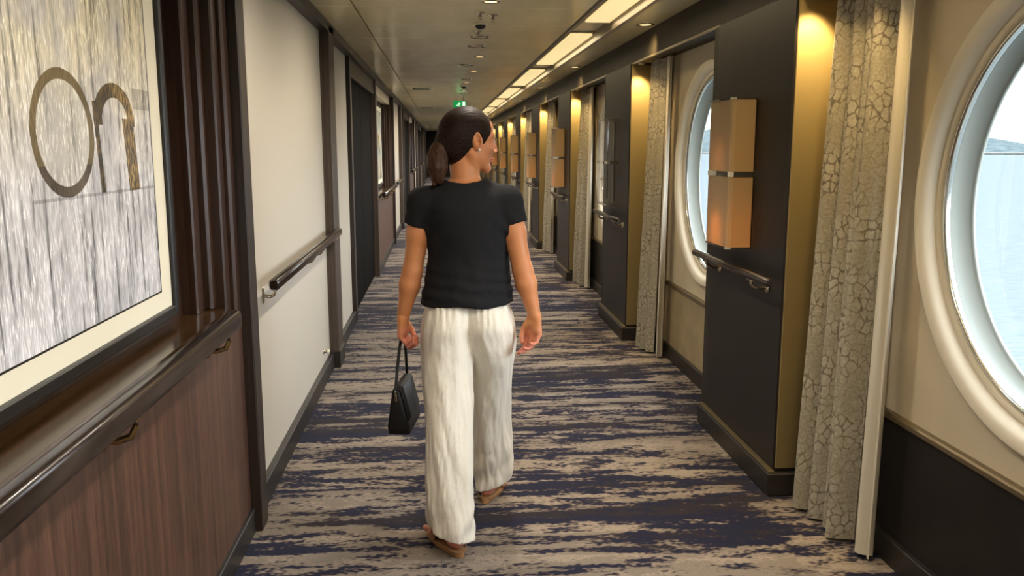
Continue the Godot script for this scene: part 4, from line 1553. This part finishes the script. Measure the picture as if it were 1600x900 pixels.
func shirt(t: Node3D):
	# rows: height, centre x, centre z, half width, half depth
	var keys := [[0.90, 0.090, -3.205, 0.178, 0.140], [0.95, 0.090, -3.205, 0.177, 0.139], [1.03, 0.094, -3.205, 0.165, 0.124], [1.125, 0.098, -3.205, 0.154, 0.112], [1.22, 0.091, -3.202, 0.158, 0.118], [1.30, 0.087, -3.200, 0.163, 0.118], [1.35, 0.086, -3.200, 0.150, 0.100], [1.39, 0.086, -3.200, 0.112, 0.080], [1.43, 0.086, -3.202, 0.070, 0.064]]
	var v := Vox.new(Vector3(-0.20, 0.90, -3.37), Vector3(0.37, 1.45, -3.03), 0.006)
	var rows := []
	for y in v.ny:
		rows.append(keyed(keys, v.o.y + y * v.c))
	var n := FastNoiseLite.new()
	n.seed = 92
	n.frequency = 1.0
	var i := 0
	for z in v.nz:
		for y in v.ny:
			var k: PackedFloat32Array = rows[y]
			for x in v.nx:
				var dx := (v.o.x + x * v.c - k[0]) / k[2]
				var dz := (v.o.z + z * v.c - k[1]) / k[3]
				v.d[i] = (sqrt(dx * dx + dz * dz) - 1.0) * k[3]
				i += 1
	for s in [[SHL, ELL], [SHR, ELR]]:
		v.cone(Vector3(0.086, 1.352, -3.2).lerp(s[0], 0.35), s[0], 0.050, 0.053, 0.03)
		v.cone(s[0], s[0].lerp(s[1], 0.40) + Vector3(signf(s[0].x - 0.09) * 0.010, 0, 0), 0.055, 0.051, 0.03)
	v.near(func(p: Vector3, d: float) -> float:
		# wrinkles: soft creases across the small of the back and from the armpits
		var low := clampf((1.14 - p.y) * 7.0, 0.0, 1.0)
		d += low * 0.0020 * sin(p.y * 120.0 + p.x * 22.0 + 3.0 * n.get_noise_2d(p.x * 5.0, p.y * 6.0))
		d += 0.0040 * n.get_noise_3d(p.x * 7.0, p.y * 4.0 + p.x * 3.0, p.z * 5.0)
		var side := clampf((absf(p.x - 0.09) - 0.06) * 10.0, 0.0, 1.0) * clampf((1.32 - p.y) * 9.0, 0.0, 1.0) * clampf((p.y - 1.12) * 9.0, 0.0, 1.0)
		d += side * 0.003 * sin(p.y * 90.0 + absf(p.x - 0.09) * 95.0)
		# hem, sleeve ends and neckline
		d = maxf(d, 0.945 + 0.004 * sin(p.x * 30.0) - p.y)
		var sl: Vector3 = SHL.lerp(ELL, 0.35) if p.x < 0.09 else SHR.lerp(ELR, 0.35)
		var ax: Vector3 = (ELL - SHL).normalized() if p.x < 0.09 else (ELR - SHR).normalized()
		ax = (ax + Vector3(-0.12 if p.x < 0.09 else 0.12, 0, 0)).normalized()
		var q: Vector3 = p - sl
		if absf(p.x - 0.09) > 0.158 and absf(q.y) < 0.08:
			d = maxf(d, q.dot(ax))
		var nk := Vector3((p.x - 0.082) / 0.096, (p.y - 1.452) / 0.064, (p.z + 3.205) / 0.125).length()
		return maxf(d, (1.0 - nk) * 0.06), 0.08)
	obj("t_shirt", net_mesh([v], PO), M.shirt, t)

func trousers(t: Node3D):
	# rows: height, centre x, centre z, half width, half depth
	var L := [[0.0, 0.036, -3.035, 0.078, 0.098], [0.045, 0.034, -3.035, 0.080, 0.100], [0.123, 0.022, -3.045, 0.086, 0.105], [0.22, 0.018, -3.055, 0.088, 0.106], [0.41, 0.015, -3.085, 0.086, 0.104], [0.59, 0.012, -3.135, 0.093, 0.110], [0.70, 0.010, -3.175, 0.098, 0.124], [0.80, 0.014, -3.20, 0.106, 0.134], [0.87, 0.020, -3.203, 0.106, 0.139], [0.97, 0.03, -3.21, 0.094, 0.115]]
	var R := [[0.0, 0.206, -3.565, 0.082, 0.098], [0.10, 0.206, -3.555, 0.083, 0.100], [0.20, 0.202, -3.52, 0.084, 0.104], [0.28, 0.197, -3.485, 0.085, 0.104], [0.41, 0.191, -3.43, 0.081, 0.104], [0.535, 0.188, -3.355, 0.080, 0.106], [0.65, 0.188, -3.295, 0.083, 0.118], [0.74, 0.180, -3.245, 0.096, 0.130], [0.80, 0.170, -3.22, 0.106, 0.134], [0.87, 0.162, -3.203, 0.108, 0.139], [0.97, 0.15, -3.21, 0.094, 0.115]]
	var v := Vox.new(Vector3(-0.12, 0.02, -3.70), Vector3(0.32, 0.99, -2.90), 0.007)
	var n := FastNoiseLite.new()
	n.seed = 93
	n.frequency = 1.0
	var lr := []
	var rr := []
	for y in v.ny:
		lr.append(keyed(L, v.o.y + y * v.c))
		rr.append(keyed(R, v.o.y + y * v.c))
	var i := 0
	for z in v.nz:
		var pz := v.o.z + z * v.c
		for y in v.ny:
			var py := v.o.y + y * v.c
			var a: PackedFloat32Array = lr[y]
			var b: PackedFloat32Array = rr[y]
			var join := clampf((py - 0.70) / 0.12, 0.0, 1.0)
			var k := 0.004 + 0.045 * join
			for x in v.nx:
				var px := v.o.x + x * v.c
				var ax := (px - a[0]) / a[2]
				var az := (pz - a[1]) / a[3]
				var e := (sqrt(ax * ax + az * az) - 1.0) * a[3]
				var bx := (px - b[0]) / b[2]
				var bz := (pz - b[1]) / b[3]
				var f := (sqrt(bx * bx + bz * bz) - 1.0) * b[3]
				if minf(e, f) < 0.06:
					# drape: long soft folds down each leg, bunching above the hems
					for leg in 2:
						if (e if leg == 0 else f) > 0.06:
							continue
						var c := a if leg == 0 else b
						var an := atan2(pz - c[1], px - c[0])
						var ca := cos(an)
						var sa := sin(an)
						var lowk := clampf((0.80 - py) * 2.2, 0.0, 1.0)
						var w := lowk * (0.0095 * sin(an * 3.0 + 6.0 * py + (0.7 if leg == 0 else 2.4)) + 0.0028 * sin(an * 7.0 - 9.0 * py + 1.0))
						w += 0.011 * n.get_noise_3d(ca * 1.7 + py * 0.9, py * 3.2 - sa * 1.1, sa * 1.7 + (1.0 if leg == 0 else 7.0))
						w += lowk * 0.0022 * n.get_noise_3d(ca * 4.5 - py * 2.0, py * 3.0, sa * 4.5 + (1.0 if leg == 0 else 7.0))
						var bunch := clampf((0.34 - py) * 4.0, 0.0, 1.0)
						w += bunch * 0.0065 * sin(py * 46.0 + an * 3.0 + (0.0 if leg == 0 else 1.7))
						# gathers below the waistband, creases fanning out under the seat
						var g := clampf((py - 0.84) * 9.0, 0.0, 1.0)
						w += g * 0.0030 * sin(px * 210.0 + 2.0 * sin(px * 40.0))
						var out := absf(px - 0.09)
						var seat := exp(-pow((py - 0.70 - 0.55 * out) / 0.03, 2.0)) + 0.7 * exp(-pow((py - 0.63 - 0.8 * out) / 0.028, 2.0))
						w += 0.004 * seat * clampf((pz + 3.2) * 12.0, 0.0, 1.0)
						if leg == 0:
							e += w
						else:
							f += w
				var h := maxf(k - absf(e - f), 0.0)
				var d := minf(e, f) - h * h / (4.0 * k)
				# hems
				var hem_l := 0.080 + 0.20 * maxf(0.088 - px, -0.02)
				var hem_r := 0.058 + 0.40 * maxf(px - 0.15, 0.0) + 0.10 * maxf(-3.47 - pz, 0.0)
				d = maxf(d, ((hem_l if e < f else hem_r) - py) * 0.9)
				v.d[i] = maxf(d, py - 0.966)
				i += 1
	v.near(func(p: Vector3, d: float) -> float:
		# seam down the middle of the seat
		if p.z > -3.2 and p.y > 0.77:
			d += 0.006 * exp(-pow((p.x - 0.091) / 0.008, 2.0)) * clampf((p.y - 0.77) * 30.0, 0.0, 1.0)
		return maxf(d, p.y - 0.966), 0.03)
	obj("trousers", net_mesh([v], PO), M.trousers, t)

func sandal(t: Node3D, heel: Vector3, dir: Vector3):
	var side := dir.cross(Vector3.UP)
	var outline := func(k: float, grow: float) -> Array:
		var pts := []
		for i in 24:
			var a := TAU * i / 24.0
			var u := 0.5 - 0.5 * cos(a)
			var wd := 0.031 + 0.012 * sin(clampf((u - 0.2) * 1.5, 0.0, 1.0) * PI * 0.75)
			var along := -0.008 + 0.252 * u
			var across := signf(sin(a)) * pow(absf(sin(a)), 0.62) * (wd + grow)
			pts.append(heel - PO + dir * along + side * across + Vector3.UP * k)
		return pts
	var s := Sh.new()
	s.loft([outline.call(0.001, -0.003), outline.call(0.004, 0.0), outline.call(0.024, 0.001), outline.call(0.027, -0.002)], true)
	obj("sandal_sole", s, M.tan, t)
	# band over the forefoot and a low counter round the heel
	s = Sh.new()
	var rings := []
	for i in 9:
		var a := PI * i / 8.0
		var c := heel - PO + dir * 0.165 + Vector3.UP * 0.024
		var ring := []
		for q in [[-0.035, 0.0], [0.035, 0.0], [0.035, 0.004], [-0.035, 0.004]]:
			ring.append(c + dir * (q[0] - 0.012 * sin(a)) + side * cos(a) * (0.046 + q[1]) + Vector3.UP * sin(a) * (0.032 + q[1] + (0.012 if q[0] < 0 else 0.0)))
		rings.append(ring)
	s.loft(rings, true)
	obj("sandal_strap", s, M.tan, t)
	s = Sh.new()
	rings = []
	for i in 11:
		var a := PI * 0.5 + PI * (i / 10.0)
		var c := heel - PO + dir * 0.034 + Vector3.UP * 0.024
		var p0 := c + dir * cos(a) * 0.040 + side * sin(a) * 0.034
		var p1 := c + dir * cos(a) * 0.044 + side * sin(a) * 0.038
		var hgt := 0.005 * absf(sin(a)) + 0.003
		rings.append([p0, p1, p1 + Vector3.UP * hgt, p0 + Vector3.UP * hgt])
	s.loft(rings, true)
	obj("sandal_counter", s, M.tan, t)

func handbag():
	var at := Vector3(-0.158, 0.455, -3.235)
	var t := thing("handbag", "small black leather handbag hanging from the woman's left hand", "handbag", at)
	t.rotation.y = deg_to_rad(-8.0)
	# tapering body with a soft bottom, lengthwise along her walk
	var s := Sh.new()
	var rings := []
	for q in [[0.0, 0.034, 0.118, 0.0], [0.004, 0.041, 0.126, 0.0], [0.03, 0.042, 0.127, -0.002], [0.165, 0.016, 0.118, -0.010], [0.172, 0.012, 0.115, -0.010], [0.175, 0.008, 0.112, -0.010]]:
		var r := []
		for p in rounded(q[1], q[2], minf(q[1] * 0.9, 0.010), 3):
			r.append(Vector3(p.x + q[3], q[0], p.y))
		rings.append(r)
	s.loft(rings, true)
	obj("bag_body", s, M.leather, t)
	# flap over the outer face
	s = Sh.new()
	rings = []
	for q in [[0.174, -0.024], [0.178, -0.012], [0.177, 0.0], [0.168, 0.0085], [0.112, 0.0215], [0.062, 0.0345], [0.055, 0.0352]]:
		var r := []
		var cx: float = q[1]
		for z in [-0.116, -0.05, 0.05, 0.116]:
			r.append(Vector3(cx + 0.004, q[0], z))
		for z in [0.116, 0.05, -0.05, -0.116]:
			r.append(Vector3(cx - 0.001, q[0] - 0.003, z))
		rings.append(r)
	s.loft(rings, true)
	obj("bag_flap", s, M.leather, t)
	for e in [-1.0, 1.0]:
		s = Sh.new()
		var prof := []
		for i in 11:
			var a := TAU * i / 10.0
			prof.append(Vector2(0.010 + 0.002 * cos(a), 0.002 * sin(a)))
		s.xf = Transform3D(Basis(Vector3(0, 0, 1), PI / 2), Vector3(-0.010, 0.166, e * 0.118))
		s.lathe(prof, 16)
		s.xf = Transform3D()
		s.box(Vector3(-0.015, 0.130, e * 0.122 - 0.004), Vector3(-0.005, 0.158, e * 0.122 + 0.004), 0.002)
		obj("ring", s, M.chrome, t)
	s = Sh.new()
	var top := Vector3(-0.004, 0.352, -0.006)
	s.tube([Vector3(-0.010, 0.170, 0.120), Vector3(-0.008, 0.24, 0.092), Vector3(-0.005, 0.32, 0.050), top + Vector3(0, -0.002, 0.028), top + Vector3(0, 0.002, 0), top + Vector3(0, -0.002, -0.028), Vector3(-0.005, 0.32, -0.062), Vector3(-0.008, 0.24, -0.098), Vector3(-0.010, 0.170, -0.120)], [0.0105], 10, Vector2(0.9, 0.55), Vector3(1, 0, 0))
	obj("bag_handle", s, M.leather, t)

func _ready():
	sky_and_camera()
	materials()
	floor_and_ceiling()
	wall_right()
	left_wall()
	end_walls()
	outside()
	trough_lights()
	niche_lights()
	curtains()
	sconces()
	right_rails()
	ceiling_row()
	exit_sign()
	person()
	handbag()
